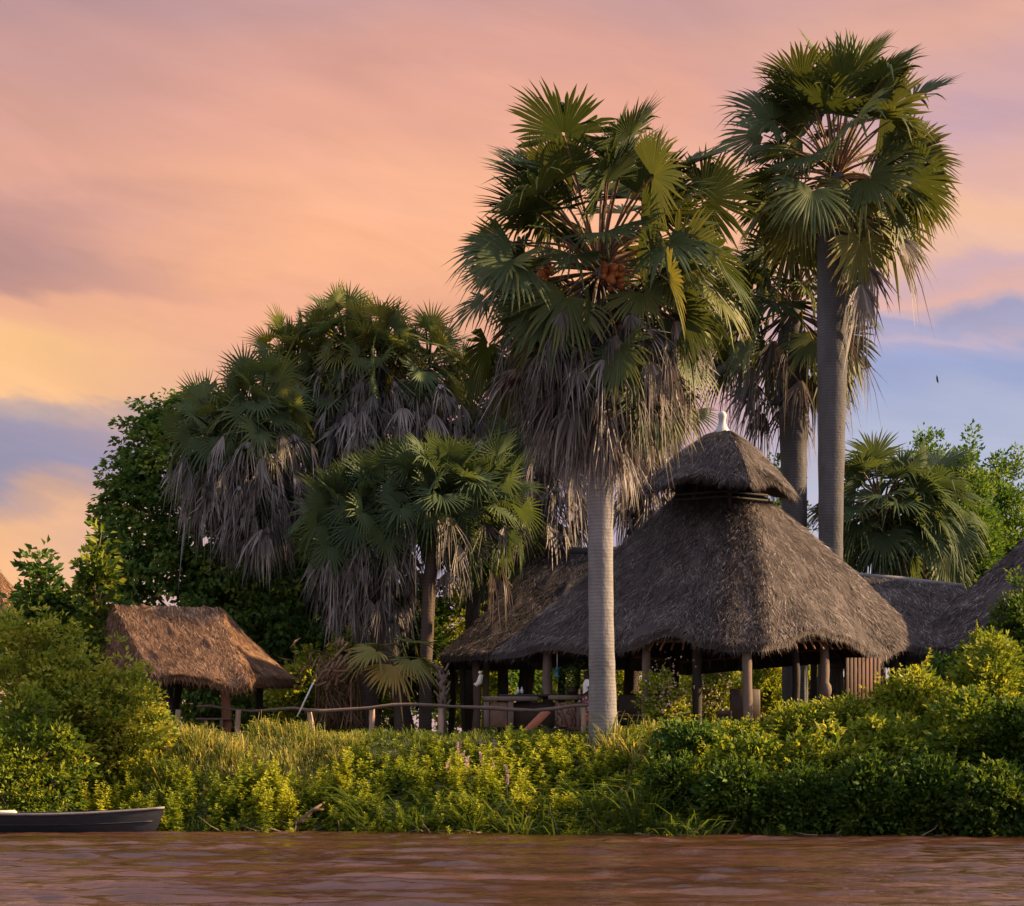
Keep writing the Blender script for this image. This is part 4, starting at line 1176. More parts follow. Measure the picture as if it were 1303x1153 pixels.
def build_person():
    Y = 64.9
    o = np.array([X(748, Y), Y, DECK_Z])
    root = thing('person', 'person in white blouse and red patterned skirt standing at the bar counter', 'person', o)
    sc = 1.0
    v, e, r = [], [], []

    def add(p, rad, par=None):
        v.append(o + np.array(p) * sc); r.append(rad if not isinstance(rad, tuple) else rad)
        if par is not None: e.append((par, len(v) - 1))
        return len(v) - 1
    # facing -x (towards the left), seen three-quarters from behind
    pel = add((0, 0, .93), (.13, .14))
    wa = add((.0, 0, 1.08), (.115, .12), pel)
    ch = add((.01, 0, 1.27), (.125, .145), wa)
    ne = add((.0, 0, 1.42), .06, ch)
    he0 = add((-.02, 0, 1.50), .062, ne)
    he1 = add((-.03, 0, 1.57), (.085, .09), he0)
    he2 = add((-.02, 0, 1.65), (.075, .08), he1)
    for s_ in (-1, 1):
        sh = add((.01, .17 * s_, 1.36), .06, ch)
        el = add((.05, .23 * s_, 1.10), .042, sh)
        wr = add((-.14, .20 * s_, .98), .03, el)
        pa = add((-.21, .19 * s_, .985), .032, wr)
        for k in range(4):
            f1 = add((-.25, (.19 + (k - 1.5) * .02) * s_, .985 + .002 * k), .0095, pa)
            f2 = add((-.285 - .006 * (1.5 - abs(k - 1.5)), (.19 + (k - 1.5) * .022) * s_, .97), .0085, f1)
            add((-.305 - .006 * (1.5 - abs(k - 1.5)), (.19 + (k - 1.5) * .022) * s_, .95), .007, f2)
        t1 = add((-.20, (.19 - .045) * s_, .975), .012, pa)
        add((-.235, (.19 - .06) * s_, .965), .009, t1)
        hp = add((0, .085 * s_, .86), .09, pel)
        kn = add((-.02, .09 * s_, .48), .058, hp)
        an = add((.02, .09 * s_, .09), .036, kn)
        ft = add((-.06, .09 * s_, .035), .034, an)
        add((-.15, .095 * s_, .025), .026, ft)
    skin_body('body', v, e, r, M['skin'], root)
    # face: nose, ears, eyes
    m = MB()
    hc = o + np.array([-.03, 0, 1.585])
    leaves(m, [hc + [-.085, 0, .02]], [[-.25, 0, -.9]], [[-1, 0, 0]], .05, .028, .6, fold=.4)
    for s_ in (-1, 1):
        sphere(m, hc + [.005, .088 * s_, 0], .022, .5, sq=(.8, .4, 1.3))
        sphere(m, hc + [-.078, .033 * s_, .022], .011, .1)
    leaves(m, [hc + [-.08, -.025, -.045]], [[0, 1, 0]], [[-1, 0, 0]], .05, .016, .9)
    m.build('face', M['skin'], root, smooth=True)
    m = MB()
    sphere(m, hc + [.02, 0, .045], .108, .4, 16, 12, sq=(1, .95, .95))
    sphere(m, hc + [.10, 0, .06], .05, .4, 12, 9)
    Vh = m.v[0]; Vh[:] = Vh + rng.normal(size=Vh.shape) * .003
    m.build('hair', M['hair'], root, smooth=True)
    # blouse: loose shell round the chest with short sleeves
    def shell(m, rings, n=22, var=.5):
        Vs = []
        for (c, rx, ry) in rings:
            th = np.arange(n) / n * 2 * np.pi
            f = 1 + .03 * np.sin(th * 7 + c[2] * 9)
            Vs.append(o + np.array(c) + np.stack([np.cos(th) * rx * f, np.sin(th) * ry * f, 0 * th], 1))
        k = len(rings)
        q = [(i * n + j, i * n + (j + 1) % n, (i + 1) * n + (j + 1) % n, (i + 1) * n + j) for i in range(k - 1) for j in range(n)]
        m.add(np.concatenate(Vs), None, q, var)
    m = MB()
    shell(m, [((0, 0, 1.02), .155, .175), ((.005, 0, 1.15), .15, .17), ((.01, 0, 1.28), .165, .205), ((.01, 0, 1.36), .145, .215), ((.0, 0, 1.42), .10, .13), ((-.005, 0, 1.455), .075, .08)])
    for s_ in (-1, 1):
        a = o + np.array([.01, .15 * s_, 1.37]); b = o + np.array([.035, .225 * s_, 1.22])
        tube(m, [a, (a + b) / 2 + [0, .02 * s_, .01], b], [.085, .085, .078], 12, .5, cap=False)
    m.build('blouse', M['blouse'], root, smooth=True)
    m = MB()
    shell(m, [((0, 0, 1.05), .145, .165), ((0, 0, .95), .165, .19), ((0, 0, .82), .175, .205), ((-.005, 0, .55), .165, .195), ((0, 0, .25), .17, .20), ((0, 0, .16), .175, .205)])
    m.build('wrap_skirt', M['skirt'], root, smooth=True)


# ------------------------------------------------------------------ vegetation
def shrub(label, px, ptop, Y, rpx, name='shrub', mat='shrub', group=None, n=230, nper=22, L=.15, W=.075, base_z=None, vbase=.42, lobes=6, deep=.9, cat='shrub', stems=True, vs=.22, flat=1.0, pbot=None):
    x = X(px, Y); r = rpx / F * Y
    g = float(gz(x, Y)) if base_z is None else base_z
    top = Z(ptop, Y)
    bot = g if pbot is None else Z(pbot, Y)
    h = top - bot
    root = thing(name, label, cat, [x, Y, g], group)
    blobs = []
    for i in range(lobes):
        a = rng.random() * 6.28; q = rng.random() ** .6 * .55
        rz = h * rng.uniform(.26, .42)
        rx = r * rng.uniform(.42, .66)
        zc = bot + h * rng.uniform(.28, .62)
        blobs.append([x + math.cos(a) * r * q, Y + math.sin(a) * r * q * deep, zc, rx, rx * deep, rz])
    blobs.append([x + rng.normal() * r * .1, Y, top - h * .36, r * .55, r * .55 * deep, h * .36])
    pts = blob_points(blobs, n)
    pts = pts[pts[:, 2] > gz(pts[:, 0], pts[:, 1]) + .05]
    m = MB()
    # coarse clumps with gaps
    clump_leaves(m, pts, .26 * (1 + r * .12), nper, L, W, vbase=vbase, vspread=vs, core=[x, Y, bot + h * .3], flat=flat)
    # leafy shoots that break the outline
    ns = int(n * .22)
    st = pts[rng.choice(len(pts), ns)]
    dd = nrm(nrm(st - np.array([x, Y, bot + h * .35])) + rng.normal(size=(ns, 3)) * .35 + UP * .8)
    ln = rng.uniform(.25, .65, ns) * (L / .15)
    t_ = np.linspace(.1, 1, 7)
    C = (st[:, None] + dd[:, None] * (ln[:, None] * t_)[..., None] - UP * (.12 * ln[:, None] * t_ ** 2)[..., None])
    C = np.repeat(C.reshape(-1, 3), 3, 0)
    D = nrm(np.repeat(np.repeat(dd, 7, 0), 3, 0) * .7 + rdir(len(C)))
    sc_ = np.repeat(np.tile(1.1 - .45 * t_, ns), 3) * rng.uniform(.7, 1.15, len(C))
    leaves(m, C, D, UP + rng.normal(size=(len(C), 3)) * .6, L * sc_, W * sc_, np.clip(vbase + .12 + .18 * np.repeat(np.tile(t_, ns), 3) + rng.normal(size=len(C)) * .1, 0, 1))
    m.build('foliage', M[mat], root)
    if stems:
        sm = MB()
        for b in blobs:
            p0 = np.array([x + rng.normal() * .12, Y + rng.normal() * .12, g - .15]); p2 = np.array(b[:3])
            tube(sm, bez(p0, [p0[0] * .6 + p2[0] * .4, p0[1] * .6 + p2[1] * .4, p0[2] + (p2[2] - p0[2]) * .7], p2, 6), np.linspace(.06, .02, 6), 6, .5)
            for k in range(4):
                e_ = p2 + rdir(1)[0] * b[3:6]
                tube(sm, [p2, (p2 + e_) / 2 + rng.normal(size=3) * .05, e_], [.02, .014, .006], 5, .5)
        sm.build('stems', M['bark'], root)
    return root


def tree(label, px, ptop, Y, rpx, pbot=None, mat='tree', n=420, nper=24, L=.24, W=.13, lobes=10, vbase=.45, group='trees behind the lodge', name='tree', hang=.15, blobs=None, trunk=.2, vs=.22):
    x = X(px, Y); r = rpx / F * Y; g = float(gz(x, Y)); top = Z(ptop, Y); h = top - g
    root = thing(name, label, 'tree', [x, Y, g], group)
    if blobs is None:
        blobs = []
        for i in range(lobes):
            a = rng.random() * 6.28; q = rng.random() ** .5 * .6
            zc = g + h * rng.uniform(.32, .78)
            rx = r * rng.uniform(.32, .52)
            blobs.append([x + math.cos(a) * r * q, Y + math.sin(a) * r * q, zc, rx, rx, h * rng.uniform(.16, .24)])
        blobs.append([x, Y, top - h * .2, r * .42, r * .42, h * .2])
    pts = blob_points(blobs, n)
    m = MB()
    clump_leaves(m, pts, .42, nper, L, W, hang=hang, vbase=vbase, vspread=vs, core=[x, Y, g + h * .5])
    m.build('crown', M[mat], root)
    tm = MB()
    tb = np.array([x, Y, g - .2])
    tube(tm, [tb, tb + [.1, 0, h * .25], tb + [0, .05, h * .55]], [trunk * 1.3, trunk, trunk * .6], 9, .5, wob=.04)
    for b in blobs:
        p0 = tb + UP * h * rng.uniform(.2, .5); p2 = np.array(b[:3])
        tube(tm, bez(p0, (p0 + p2) / 2 + [0, 0, -.2], p2, 5), np.linspace(trunk * .5, .03, 5), 6, .5)
        for k in range(4):
            e_ = p2 + rdir(1)[0] * np.array(b[3:6]) * 1.0
            tube(tm, [p2, e_], [.03, .01], 5, .5)
    tm.build('trunk', M['bark'], root, smooth=True)
    return root


def build_trees():
    # vine-draped tree on the left
    Y = 78.
    bl = [[*P(px, py, Y + dy), rx, rx * .8, rz] for px, py, dy, rx, rz in ((225, 590, 0, 2.1, 2.4), (180, 660, -.5, 1.5, 2.6), (270, 660, -1, 2.4, 3.0), (200, 760, -1, 2.2, 3.0), (320, 760, -1.5, 2.4, 3.2), (300, 850, -1.5, 3.0, 2.4), (225, 540, .5, 1.2, 1.1), (165, 600, 0, .9, 1.2), (390, 800, -.5, 2.2, 3.0), (420, 870, -1, 2.0, 2.0), (150, 690, 0, .9, 1.6), (250, 520, 0, .9, .7))]
    tree('broad dark tree smothered in hanging vines behind the small brown shelter', 260, 500, Y, 150, mat='vine', n=1900, nper=24, L=.24, W=.15, blobs=bl, vbase=.6, vs=.28, hang=.9, trunk=.35, name='vine_covered_tree')
    # right background
    tree('bright green vine-hung tree right of the bushy dark fan palm', 1185, 548, 106, 66, L=.22, W=.13, n=1300, vbase=.72, lobes=15)
    tree('sunlit bushy tree at the right edge above the right-hand hut', 1280, 578, 104, 66, L=.22, W=.13, n=1300, vbase=.78, lobes=15)
    tree('low green tree filling the gap between the two right-hand roofs', 1228, 562, 100, 64, L=.22, W=.13, n=1200, vbase=.72, lobes=14)
    tree('green tree peeping out left of the roof cap', 868, 625, 110, 42, L=.22, W=.13, n=420, vbase=.45, lobes=6)
    tree('green tree glimpsed between the roof cap and the twin palm trunks', 1000, 575, 108, 56, L=.22, W=.13, n=600, vbase=.45, lobes=7)
    # broad-leaved saplings left
    tree('tall thin sapling with big drooping leaves left of the vine-covered tree', 122, 668, 67, 34, mat='shrub', L=.30, W=.17, n=120, nper=14, lobes=7, vbase=.7, group='saplings behind the left bush', name='sapling', hang=.5, trunk=.06)
    tree('dark sapling with tiered broad leaves near the left edge', 52, 688, 68, 36, mat='vine', L=.32, W=.17, n=110, nper=14, lobes=7, vbase=.5, group='saplings behind the left bush', name='sapling', hang=.5, trunk=.06)
    tree('mid green broad-leaved sapling just left of the small brown shelter', 95, 740, 68.5, 62, mat='vine', L=.28, W=.16, n=200, nper=16, lobes=8, vbase=.55, group='saplings behind the left bush', name='sapling', hang=.5, trunk=.06)
    # thicket behind the palm clump
    tree('dark tree behind the vine-covered tree, seen above the small brown shelter', 345, 615, 92, 120, mat='vine', L=.28, W=.18, n=1100, vbase=.45, lobes=16)
    tree('dark bushy tree filling the shade under the left palm clump', 500, 700, 80, 90, mat='vine', L=.24, W=.15, n=600, vbase=.5, lobes=12)
    tree('bright leafy tree behind the low bluish fan palm', 640, 590, 82, 66, mat='tree', L=.2, W=.12, n=1000, vbase=.5, lobes=10)
    # hedge seen below the roofs
    g = 'sunlit bushes behind the lodge'
    for px, pt, Y, r, lab in ((455, 805, 74, 46, 'yellow-green bush behind the stick shelter'), (585, 742, 80, 66, 'bush behind the straight dark palm trunk'),
                              (640, 818, 101, 46, 'bright bush seen over the left end of the bar counter'), (690, 822, 98, 42, 'bright bush seen behind the hanging blue lantern'),
                              (745, 828, 95.5, 42, 'bush seen left of the fruiting palm trunk base'), (800, 822, 93, 44, 'bush seen right of the fruiting palm trunk base'), (860, 832, 90.5, 42, 'bush behind the flowering creeper in the lodge'),
                              (915, 825, 88, 42, 'yellow bush seen between the dark and pale front posts'), (970, 832, 85.5, 40, 'bush seen right of the near corner post'),
                              (1030, 828, 83, 42, 'bush behind the knotty pale post'), (1100, 840, 80.5, 40, 'bush behind the plank wall panel'), (1175, 835, 78, 40, 'bush under the link roof'), (385, 825, 72, 42, 'olive bush right of the small brown shelter'),
                              (190, 765, 86, 64, 'dark bush behind the left end of the small brown shelter'), (300, 765, 86, 74, 'dark bush behind the ridge of the small brown shelter')):
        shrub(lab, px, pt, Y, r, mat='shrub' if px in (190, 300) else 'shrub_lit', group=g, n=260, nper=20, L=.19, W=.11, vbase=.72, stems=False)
    tree('unseen tree added beyond the right edge to shade the lodge roof', 1560, 470, 74, 150, mat='tree', L=.3, W=.18, n=520, nper=20, lobes=13, group='unseen shade trees added right of the huts', trunk=.3)  # out-of-frame tree, added to throw shade on the lodge roof
    # far wall of scrub that closes the view
    m = MB()
    blobs = [[x_, 122 + rng.uniform(-3, 3), 3.8 + rng.random(), 2.4, 2.0, 2.2 + rng.random() * 1.6] for x_ in np.arange(-40, 42, 2.9)]
    clump_leaves(m, blob_points(blobs, 2600), .5, 16, .34, .2, vbase=.45)
    tag(m.build('far_scrub', M['shrub']), 'dark scrub thicket closing the view far behind the huts', 'scrub', kind='stuff')


def build_bank():
    # big left bush
    g = 'bushes at the left bank'
    shrub('big round olive bush at the left edge in front of the saplings', 48, 758, 59.5, 88, group=g, n=520, nper=24, lobes=10, vbase=.8, vs=.28, L=.17, W=.09, mat='shrub_lit')
    shrub('rounded bush left of the small brown shelter, its right side touching the post', 150, 830, 60.0, 66, group=g, n=380, nper=24, lobes=8, vbase=.82, vs=.28, L=.16, W=.085, mat='shrub_lit')
    shrub('dark low bush under the big olive bush at the left edge', 30, 880, 57.8, 90, group=g, n=380, nper=24, lobes=8, vbase=.45, L=.16, W=.085, mat='shrub_lit')
    # right bank thicket
    g = 'shrubs of the right bank thicket'
    spec = [(1262, 812, 57.0, 62, 'topmost pale-tipped shrub at the right edge below the right-hand hut', .55), (1300, 745, 62.0, 52, 'dark green shrub on the right edge in front of the right-hand hut', .4), (1262, 790, 61, 40, 'shrub in front of the end of the link roof', .45),
            (1200, 838, 61.0, 46, 'leafy shrub under the right end of the link roof', .4), (1165, 868, 58.2, 56, 'yellow-topped shrub below the plank wall panel', .6), (1085, 890, 58.5, 52, 'yellow-topped shrub below the knotty pale post', .6),
            (1010, 902, 58.6, 50, 'low shrub right of the near corner post', .58), (945, 918, 58.4, 44, 'low shrub in front of the dark armchair', .5), (880, 930, 57.2, 46, 'rounded shrub left of the carved stool on the bank edge', .4),
            (1225, 880, 55.2, 66, 'large shrub in the right thicket halfway down the bank', .45), (1130, 915, 56.0, 60, 'shrub in the thicket below the plank wall panel, second row', .5), (1045, 930, 55.8, 58, 'shrub in the thicket below the knotty pale post, second row', .48),
            (960, 945, 55.8, 52, 'shrub in the thicket below the near corner post, second row', .45), (1300, 900, 54.0, 60, 'dark shrub at the right edge halfway down the bank', .35),
            (1270, 965, 52.6, 62, 'waterside shrub at the right edge of the thicket', .3), (1185, 965, 53.2, 58, 'waterside shrub below the yellow-topped shrub of the plank wall', .32), (1100, 970, 53.6, 56, 'waterside shrub near the middle of the right thicket', .33),
            (1020, 975, 54.0, 52, 'waterside shrub below the near corner post', .33), (945, 980, 54.4, 50, 'waterside shrub at the left part of the right thicket', .33), (872, 968, 55.0, 46, 'waterside shrub below the carved stool', .35)]
    spec += [(1375, 800, 58, 74, 'tall shrub of the thicket just past the right edge, upper row', .5), (1365, 900, 53.5, 76, 'shrub of the thicket just past the right edge, lower row', .36), (1470, 830, 57, 84, 'tall shrub further along the bank past the right edge', .5), (1480, 920, 52.5, 90, 'waterside shrub further along the bank past the right edge', .36)]
    for px, pt, Y, r, lab, vb in spec:
        wl = float(waterline(X(px, Y)))
        Yy = max(Y, wl + .5)
        lf = rng.uniform(.11, .22)
        shrub(lab, px, pt + rng.uniform(-8, 10), Yy, r * rng.uniform(.85, 1.15), group=g, n=int(400 * (.15 / lf) ** .8), nper=24, lobes=int(rng.integers(6, 11)), vbase=vb + .04, L=lf, W=lf * rng.uniform(.42, .62), mat='shrub_lit' if vb > .44 else ('shrub' if rng.random() < .7 else 'vine'), deep=.8, vs=.24)  # upper rows take the sunlit leaf copy, lower rows the darker leaves
    # flowering creeper beside the lodge posts
    rt = shrub('flowering creeper climbing in front of the lodge between two pale posts', 845, 850, 62.6, 26, group=None, n=150, nper=16, vbase=.65, L=.12, W=.07, mat='shrub_lit', name='creeper', cat='creeper')
    m = MB()
    c = P(848, 880, 62.0) + rng.normal(size=(180, 3)) * [.32, .3, .55]
    leaves(m, c, rdir(180), rdir(180), .08, .06, rng.random(180)); m.build('blossoms', M['flower'], rt)
    rt = shrub('tall hedge creeper with pink flowers behind the lodge, seen past the dark front post', 905, 838, 77.5, 32, n=160, nper=16, vbase=.65, L=.14, W=.08, mat='shrub_lit', name='creeper', cat='creeper')
    m = MB()
    c = P(903, 885, 76.6) + rng.normal(size=(180, 3)) * [.45, .3, .6]
    leaves(m, c, rdir(180), rdir(180), .09, .07, rng.random(180)); m.build('blossoms', M['flower'], rt)

    # --- leafy weed spires all along the bank (uncountable ground cover)
    m = MB(); fl = MB()
    cnt = 0

    def spire(x, y, h, vb, lean):
        z0 = float(gz(x, y)) - .03
        nn = int(h / .055)
        t = np.linspace(.12, 1, nn)
        ax = np.stack([x + lean[0] * t ** 2 * h, y + lean[1] * t ** 2 * h, z0 + h * t], 1)
        C = np.repeat(ax, 4, 0); tt = np.repeat(t, 4)
        az = np.tile(np.arange(4) * math.pi / 2, nn) + np.repeat(np.arange(nn) * .8, 4) + rng.normal(size=nn * 4) * .3
        el = -.25 + 1.0 * tt ** 2 + rng.normal(size=nn * 4) * .25
        D = np.stack([np.cos(az) * np.cos(el), np.sin(az) * np.cos(el), np.sin(el)], 1)
        Nn = np.stack([-np.cos(az) * np.sin(el), -np.sin(az) * np.sin(el), np.cos(el)], 1) + rng.normal(size=(nn * 4, 3)) * .25
        s = (.205 * (1 - tt ** 3 * .66)) * rng.uniform(.75, 1.2, nn * 4)
        keep = rng.random(nn * 4) < .9
        leaves(m, C[keep] + D[keep] * .02, D[keep], Nn[keep], s[keep], s[keep] * .5, np.clip(vb - .22 + .60 * tt[keep] ** 1.6 + rng.normal(size=keep.sum()) * .08, 0, 1))  # young tops yellower; gradient deepened to paint lit tops and shade between
        tube(m, ax[::max(1, nn // 4)], .008, 4, .3, cap=False)
        # short side branches
        for k in range(int(h * 3)):
            ti = rng.uniform(.2, .75); i = int(ti * (nn - 1)); a = rng.random() * 6.28
            d = np.array([math.cos(a) * .8, math.sin(a) * .8, .75]); ln = rng.uniform(.15, .38)
            q = ax[i] + d * ln * np.linspace(.2, 1, 6)[:, None]
            C2 = np.repeat(q, 3, 0); az2 = rng.random(18) * 6.28
            D2 = nrm(np.stack([np.cos(az2), np.sin(az2), .35 + 0 * az2], 1) + d * .3)
            s2 = rng.uniform(.07, .14, 18)
            leaves(m, C2, D2, UP + rng.normal(size=(18, 3)) * .3, s2, s2 * .5, np.clip(vb + .1 + rng.normal(size=18) * .1, 0, 1))

    for _ in range(2300):
        x = rng.uniform(-18.5, 15.5)
        wl = float(waterline(x))
        tq = rng.uniform(-.35, 6.2)
        y = wl + tq
        px = CX + x / y * F
        if px > 900 and rng.random() < .75: continue
        if px < 215 and tq > 3.5: continue
        patch = math.sin(x * 1.1 + 2 * math.sin(y * .8)) * .5 + math.sin(x * 2.7 + y) * .3
        if 200 < px < 450 and tq > 2.8: continue
        if 440 < px < 600 and tq > 4.5 and rng.random() < .8: continue
        zmax = np.interp(px, [150, 220, 420, 480, 800, 860], [2.15, 2.62, 2.62, 2.2, 2.3, 2.6]) + rng.normal() * .2 + .18 * math.sin(x * 2.1 + 1.5 * math.sin(y * 1.7))
        h = rng.uniform(.5, .9) + .4 * max(0, patch) + (.35 if rng.random() < .14 else 0)
        if tq < .4: h *= .75
        if px < 620 and .3 < tq < 3: h *= 1.2 + .25 * max(0, patch)
        h = max(.22, min(h, zmax - float(gz(x, y)) + .08))
        vb = .46 + .20 * patch + rng.normal() * .07
        if px > 760: vb -= .1
        spire(x, y, h, vb, rng.normal(size=2) * .12)
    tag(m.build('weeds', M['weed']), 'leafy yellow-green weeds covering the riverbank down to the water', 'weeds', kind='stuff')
    # pinkish flower spikes
    for i in range(16):
        px = rng.uniform(560, 650); py = rng.uniform(955, 1000)
        y = 56.6 + (1000 - py) / 45 * 2.6; x = X(px, y); z = Z(py, y)
        n = 26; t = np.linspace(0, 1, n)
        rt = MB(); c = np.array([x, y, z]) + np.outer(t * rng.uniform(.25, .42), [rng.normal() * .15, 0, 1])
        az = rng.random(n) * 6.28
        leaves(rt, np.repeat(c, 2, 0), np.concatenate([np.stack([np.cos(az), np.sin(az), .5 + 0 * az], 1)] * 2) + rng.normal(size=(2 * n, 3)) * .3, rdir(2 * n), .085 * (1.1 - .5 * np.repeat(t, 2)), .05, rng.random(2 * n))
        zg = float(gz(x, y))
        tube(rt, [[x, y, zg], [x, y, z]], .008, 4, .2)
        tag(rt.build('flower_spike', M['flower']), 'pinkish dry flower spike standing above the weeds in mid bank', 'flower', 'pink flower spikes')
    # grass
    m = MB()

    def grass(n, xr, tr, hr, vr, wr=(.008, .017), lr=(.1, .65)):
        k = n // 22
        cx = rng.uniform(*xr, k); ct = rng.uniform(*tr, k); ch = rng.uniform(.55, 1.3, k) * (1 + .35 * np.sin(cx * 1.7 + ct * 2.1) + .2 * np.sin(cx * 4.1 - ct)); cvv = rng.normal(size=k) * .12
        idx = rng.integers(0, k, n)
        x = cx[idx] + rng.normal(size=n) * .13; y = waterline(x) + ct[idx] + rng.normal(size=n) * .13
        z = gz(x, y)
        h = rng.uniform(*hr, n) * ch[idx]; a = rng.random(n) * 6.28
        dx = np.stack([np.cos(a), np.sin(a), 0 * a], 1); lean = rng.uniform(*lr, n)
        w = nrm(np.cross(dx, UP) + rng.normal(size=(n, 3)) * .3) * rng.uniform(*wr, n)[:, None]
        p0 = np.stack([x, y, z - .02], 1)
        p1 = p0 + UP * (h * .55)[:, None] + dx * (h * lean * .25)[:, None]
        p2 = p0 + UP * (h * .9)[:, None] + dx * (h * lean * .7)[:, None]
        p3 = p0 + UP * (h * .92)[:, None] + dx * (h * lean * 1.15)[:, None]
        Vv = np.stack([p0 - w, p0 + w, p1 - w, p1 + w, p2 - w * .7, p2 + w * .7, p3], 1).reshape(-1, 3)
        i = np.arange(n)[:, None] * 7
        v = np.clip(rng.uniform(*vr, n) + cvv[idx], 0, 1)
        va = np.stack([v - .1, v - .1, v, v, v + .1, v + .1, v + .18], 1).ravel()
        m.add(Vv, i + [4, 5, 6], np.concatenate([i + [0, 1, 3, 2], i + [2, 3, 5, 4]]), np.clip(va, 0, 1))
    grass(16000, (-10.6, -4.4), (2.6, 6.5), (.24, .55), (.35, .95))
    grass(9000, (-14, -9), (1.8, 4.5), (.3, .7), (.2, .6))
    grass(12000, (-5, 5), (3.6, 8), (.10, .28), (.15, .6))
    grass(2600, (2.2, 4.6), (3.5, 6.5), (.2, .5), (.35, .9))
    grass(9000, (-14, 12), (-.2, 1.0), (.2, .5), (.1, .5))
    grass(14000, (-16, 16), (6, 16), (.08, .25), (.1, .5))
    grass(2600, (-4, 5), (-.1, 1.6), (.5, 1.0), (.0, .45), (.014, .03), (.5, 1.3))
    grass(900, (2.0, 4.4), (2.5, 6), (.4, .8), (.4, .9), (.012, .022), (.3, .9))
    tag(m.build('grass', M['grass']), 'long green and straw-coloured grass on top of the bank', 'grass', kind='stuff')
    # edge debris
    m = MB()
    for i in range(34):
        x = rng.uniform(-13, 12); y = float(waterline(x)) + rng.uniform(-.3, .3)
        p = np.array([x, y, max(.02, float(gz(x, y)))])
        d = nrm([rng.normal(), rng.normal() * .4, rng.uniform(0, .6)])
        tube(m, [p, p + d * .3 + rng.normal(size=3) * .04, p + d * rng.uniform(.4, .8)], [.02, .016, .006], 5, rng.random())
    tag(m.build('twigs', M['bark']), 'twigs and roots along the waterline', 'twigs', kind='stuff')


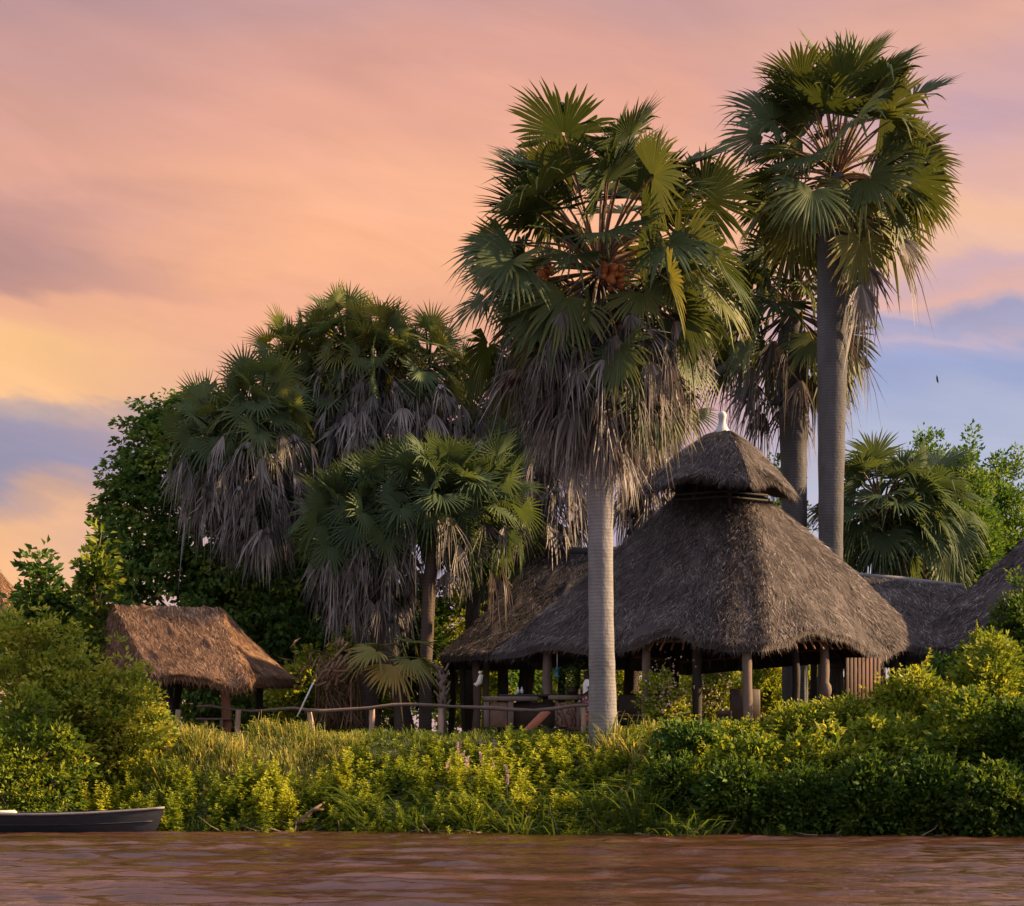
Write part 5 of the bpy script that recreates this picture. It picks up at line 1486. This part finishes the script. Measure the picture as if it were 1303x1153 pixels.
# ------------------------------------------------------------------ light, sky, camera
def build_world():
    w = bpy.data.worlds.new('World'); SC.world = w; w.use_nodes = True
    nt = w.node_tree; L = nt.links.new
    for n in list(nt.nodes): nt.nodes.remove(n)
    tc = nd(nt, 'ShaderNodeTexCoord'); sp = nd(nt, 'ShaderNodeSeparateXYZ'); L(tc.outputs['Generated'], sp.inputs[0])

    def mt(op, a, b=None, c=None, clamp=False):
        n = nd(nt, 'ShaderNodeMath', _operation=op, _use_clamp=clamp)
        for i, q in enumerate((a, b, c)):
            if q is None: continue
            if isinstance(q, (int, float)): n.inputs[i].default_value = q
            else: L(q, n.inputs[i])
        return n.outputs[0]
    x, y, z = sp.outputs
    az = mt('ARCTAN2', x, y)
    hy = mt('SQRT', mt('ADD', mt('MULTIPLY', x, x), mt('MULTIPLY', y, y)))
    el = mt('ARCTAN2', z, hy)
    cv = nd(nt, 'ShaderNodeCombineXYZ'); L(mt('MULTIPLY', az, 9.0), cv.inputs[0]); L(mt('MULTIPLY', mt('ADD', el, mt('MULTIPLY', az, .26)), 30.0), cv.inputs[1])
    n1 = nd(nt, 'ShaderNodeTexNoise', Scale=.55, Detail=7.0, Roughness=.55, Distortion=.6); L(cv.outputs[0], n1.inputs['Vector'])
    cv2 = nd(nt, 'ShaderNodeCombineXYZ'); L(mt('MULTIPLY', az, 12.0), cv2.inputs[0]); L(mt('MULTIPLY', mt('ADD', el, mt('MULTIPLY', az, .22)), 48.0), cv2.inputs[1])
    n2 = nd(nt, 'ShaderNodeTexNoise', Scale=.6, Detail=9.0, Roughness=.6, Distortion=.8); L(cv2.outputs[0], n2.inputs['Vector'])
    d1 = mt('MULTIPLY', mt('SUBTRACT', n1.outputs[0], .5), .065)
    v = mt('ADD', mt('ADD', el, d1), mt('MULTIPLY', mt('SUBTRACT', n2.outputs[0], .5), .014))
    vs = mt('DIVIDE', v, .5)

    def lin(c): return tuple(((q / 255) / 12.92 if q / 255 < .04045 else ((q / 255 + .055) / 1.055) ** 2.4) for q in c)

    def sky(stops, slant):
        q = mt('ADD', v, mt('MULTIPLY', az, slant))
        st = sorted([(max(0., math.atan((HY - py) / F) / .5), lin(c)) for py, c in stops])
        return ramp(nt, st, mt('DIVIDE', q, .5), 'EASE').outputs[0]
    # the slant term is removed at the ramp's own azimuth so rows stay where they are
    left = sky([(-330, (150, 140, 165)), (0, (182, 145, 148)), (100, (205, 155, 148)), (215, (226, 166, 146)), (290, (204, 152, 142)), (345, (188, 143, 138)), (372, (198, 148, 138)), (392, (238, 176, 142)), (455, (253, 196, 138)), (520, (253, 195, 140)), (540, (190, 165, 160)), (570, (158, 148, 170)), (612, (152, 146, 172)), (640, (205, 165, 148)), (665, (244, 186, 140)), (760, (250, 190, 138)), (960, (236, 172, 130))], 0)
    mid = sky([(-330, (152, 140, 165)), (0, (203, 156, 152)), (90, (222, 162, 146)), (150, (238, 172, 148)), (230, (250, 182, 146)), (320, (252, 182, 140)), (400, (244, 176, 142)), (470, (236, 172, 150)), (540, (215, 165, 160)), (620, (198, 170, 185)), (700, (188, 172, 195)), (960, (210, 170, 165))], 0)
    right = sky([(-330, (150, 140, 165)), (0, (212, 162, 154)), (50, (228, 172, 154)), (120, (214, 168, 166)), (160, (206, 166, 174)), (230, (226, 176, 164)), (300, (246, 192, 160)), (340, (240, 190, 166)), (368, (216, 178, 184)), (392, (232, 182, 172)), (402, (206, 176, 186)), (418, (168, 164, 196)), (436, (174, 168, 198)), (450, (192, 176, 198)), (464, (170, 170, 204)), (485, (160, 170, 210)), (560, (180, 186, 212)), (660, (194, 194, 214)), (960, (205, 185, 190))], 0)
    da = mt('ADD', az, mt('MULTIPLY', mt('SUBTRACT', n1.outputs[0], .5), .12))

    def smooth(q, a, b):
        m = nd(nt, 'ShaderNodeMapRange', _interpolation_type='SMOOTHSTEP'); L(q, m.inputs[0]); m.inputs[1].default_value = a; m.inputs[2].default_value = b
        return m.outputs[0]
    m1 = nd(nt, 'ShaderNodeMix', _data_type='RGBA'); L(smooth(da, -.235, -.085), m1.inputs[0]); L(left, m1.inputs[6]); L(mid, m1.inputs[7])
    m2 = nd(nt, 'ShaderNodeMix', _data_type='RGBA'); L(smooth(da, .06, .17), m2.inputs[0]); L(m1.outputs[2], m2.inputs[6]); L(right, m2.inputs[7])
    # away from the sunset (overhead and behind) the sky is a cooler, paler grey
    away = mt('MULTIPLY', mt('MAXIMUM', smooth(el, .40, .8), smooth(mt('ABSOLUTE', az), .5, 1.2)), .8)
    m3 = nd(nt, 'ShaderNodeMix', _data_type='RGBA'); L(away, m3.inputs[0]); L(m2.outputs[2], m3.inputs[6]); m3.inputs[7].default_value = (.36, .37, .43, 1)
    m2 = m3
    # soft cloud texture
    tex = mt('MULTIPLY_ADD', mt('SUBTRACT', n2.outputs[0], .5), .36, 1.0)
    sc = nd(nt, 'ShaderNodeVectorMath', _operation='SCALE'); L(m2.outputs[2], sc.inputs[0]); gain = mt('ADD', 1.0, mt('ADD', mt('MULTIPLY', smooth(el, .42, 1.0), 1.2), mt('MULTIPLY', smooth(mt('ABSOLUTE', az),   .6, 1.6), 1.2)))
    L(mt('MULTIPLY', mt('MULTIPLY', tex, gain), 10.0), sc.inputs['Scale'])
    ns = nd(nt, 'ShaderNodeTexSky', _sky_type='NISHITA', _sun_disc=False)
    ns.sun_elevation = SUN_EL; ns.sun_rotation = SUN_AZ; ns.air_density = 1.4; ns.dust_density = 3.0
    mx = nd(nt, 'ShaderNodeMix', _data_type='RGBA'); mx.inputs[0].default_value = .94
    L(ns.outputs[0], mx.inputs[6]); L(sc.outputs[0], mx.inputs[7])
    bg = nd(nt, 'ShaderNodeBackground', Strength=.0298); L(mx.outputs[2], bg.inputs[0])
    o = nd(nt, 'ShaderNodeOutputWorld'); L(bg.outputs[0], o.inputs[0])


def build_light_camera():
    l = bpy.data.lights.new('sun', 'SUN'); l.energy = 5.0; l.angle = R_(.6); l.color = (1.0, .67, .35)
    o = bpy.data.objects.new('sun', l); COL.objects.link(o)
    o.rotation_euler = Vector(SUN_DIR).to_track_quat('Z', 'Y').to_euler()
    o.location = (40, 20, 40)
    c = bpy.data.cameras.new('camera'); co = bpy.data.objects.new('camera', c); COL.objects.link(co)
    co.location = (0, 0, CH); co.rotation_euler = (math.pi / 2, 0, 0)
    c.sensor_fit = 'HORIZONTAL'; c.sensor_width = 36; c.lens = 36 * F / 1303
    c.shift_y = (HY - 576.5) / 1303; c.shift_x = 0
    c.clip_end = 5000; c.clip_start = .5
    SC.camera = co


for k_, fn in enumerate((build_lodge, build_palms, build_things, build_boat, build_person, build_trees, build_bank)):
    reseed(100 + k_)
    fn()
build_world()
build_light_camera()
for o in list(bpy.data.objects):
    if '_org' in o: del o['_org']

SC.view_settings.view_transform = 'Standard'
SC.view_settings.look = 'None'
SC.view_settings.exposure = 1.8
SC.view_settings.gamma = 1
SC.view_settings.use_curve_mapping = False
cy = SC.cycles
cy.max_bounces = 6; cy.diffuse_bounces = 3; cy.glossy_bounces = 2; cy.transmission_bounces = 4; cy.transparent_max_bounces = 4
cy.use_denoising = True
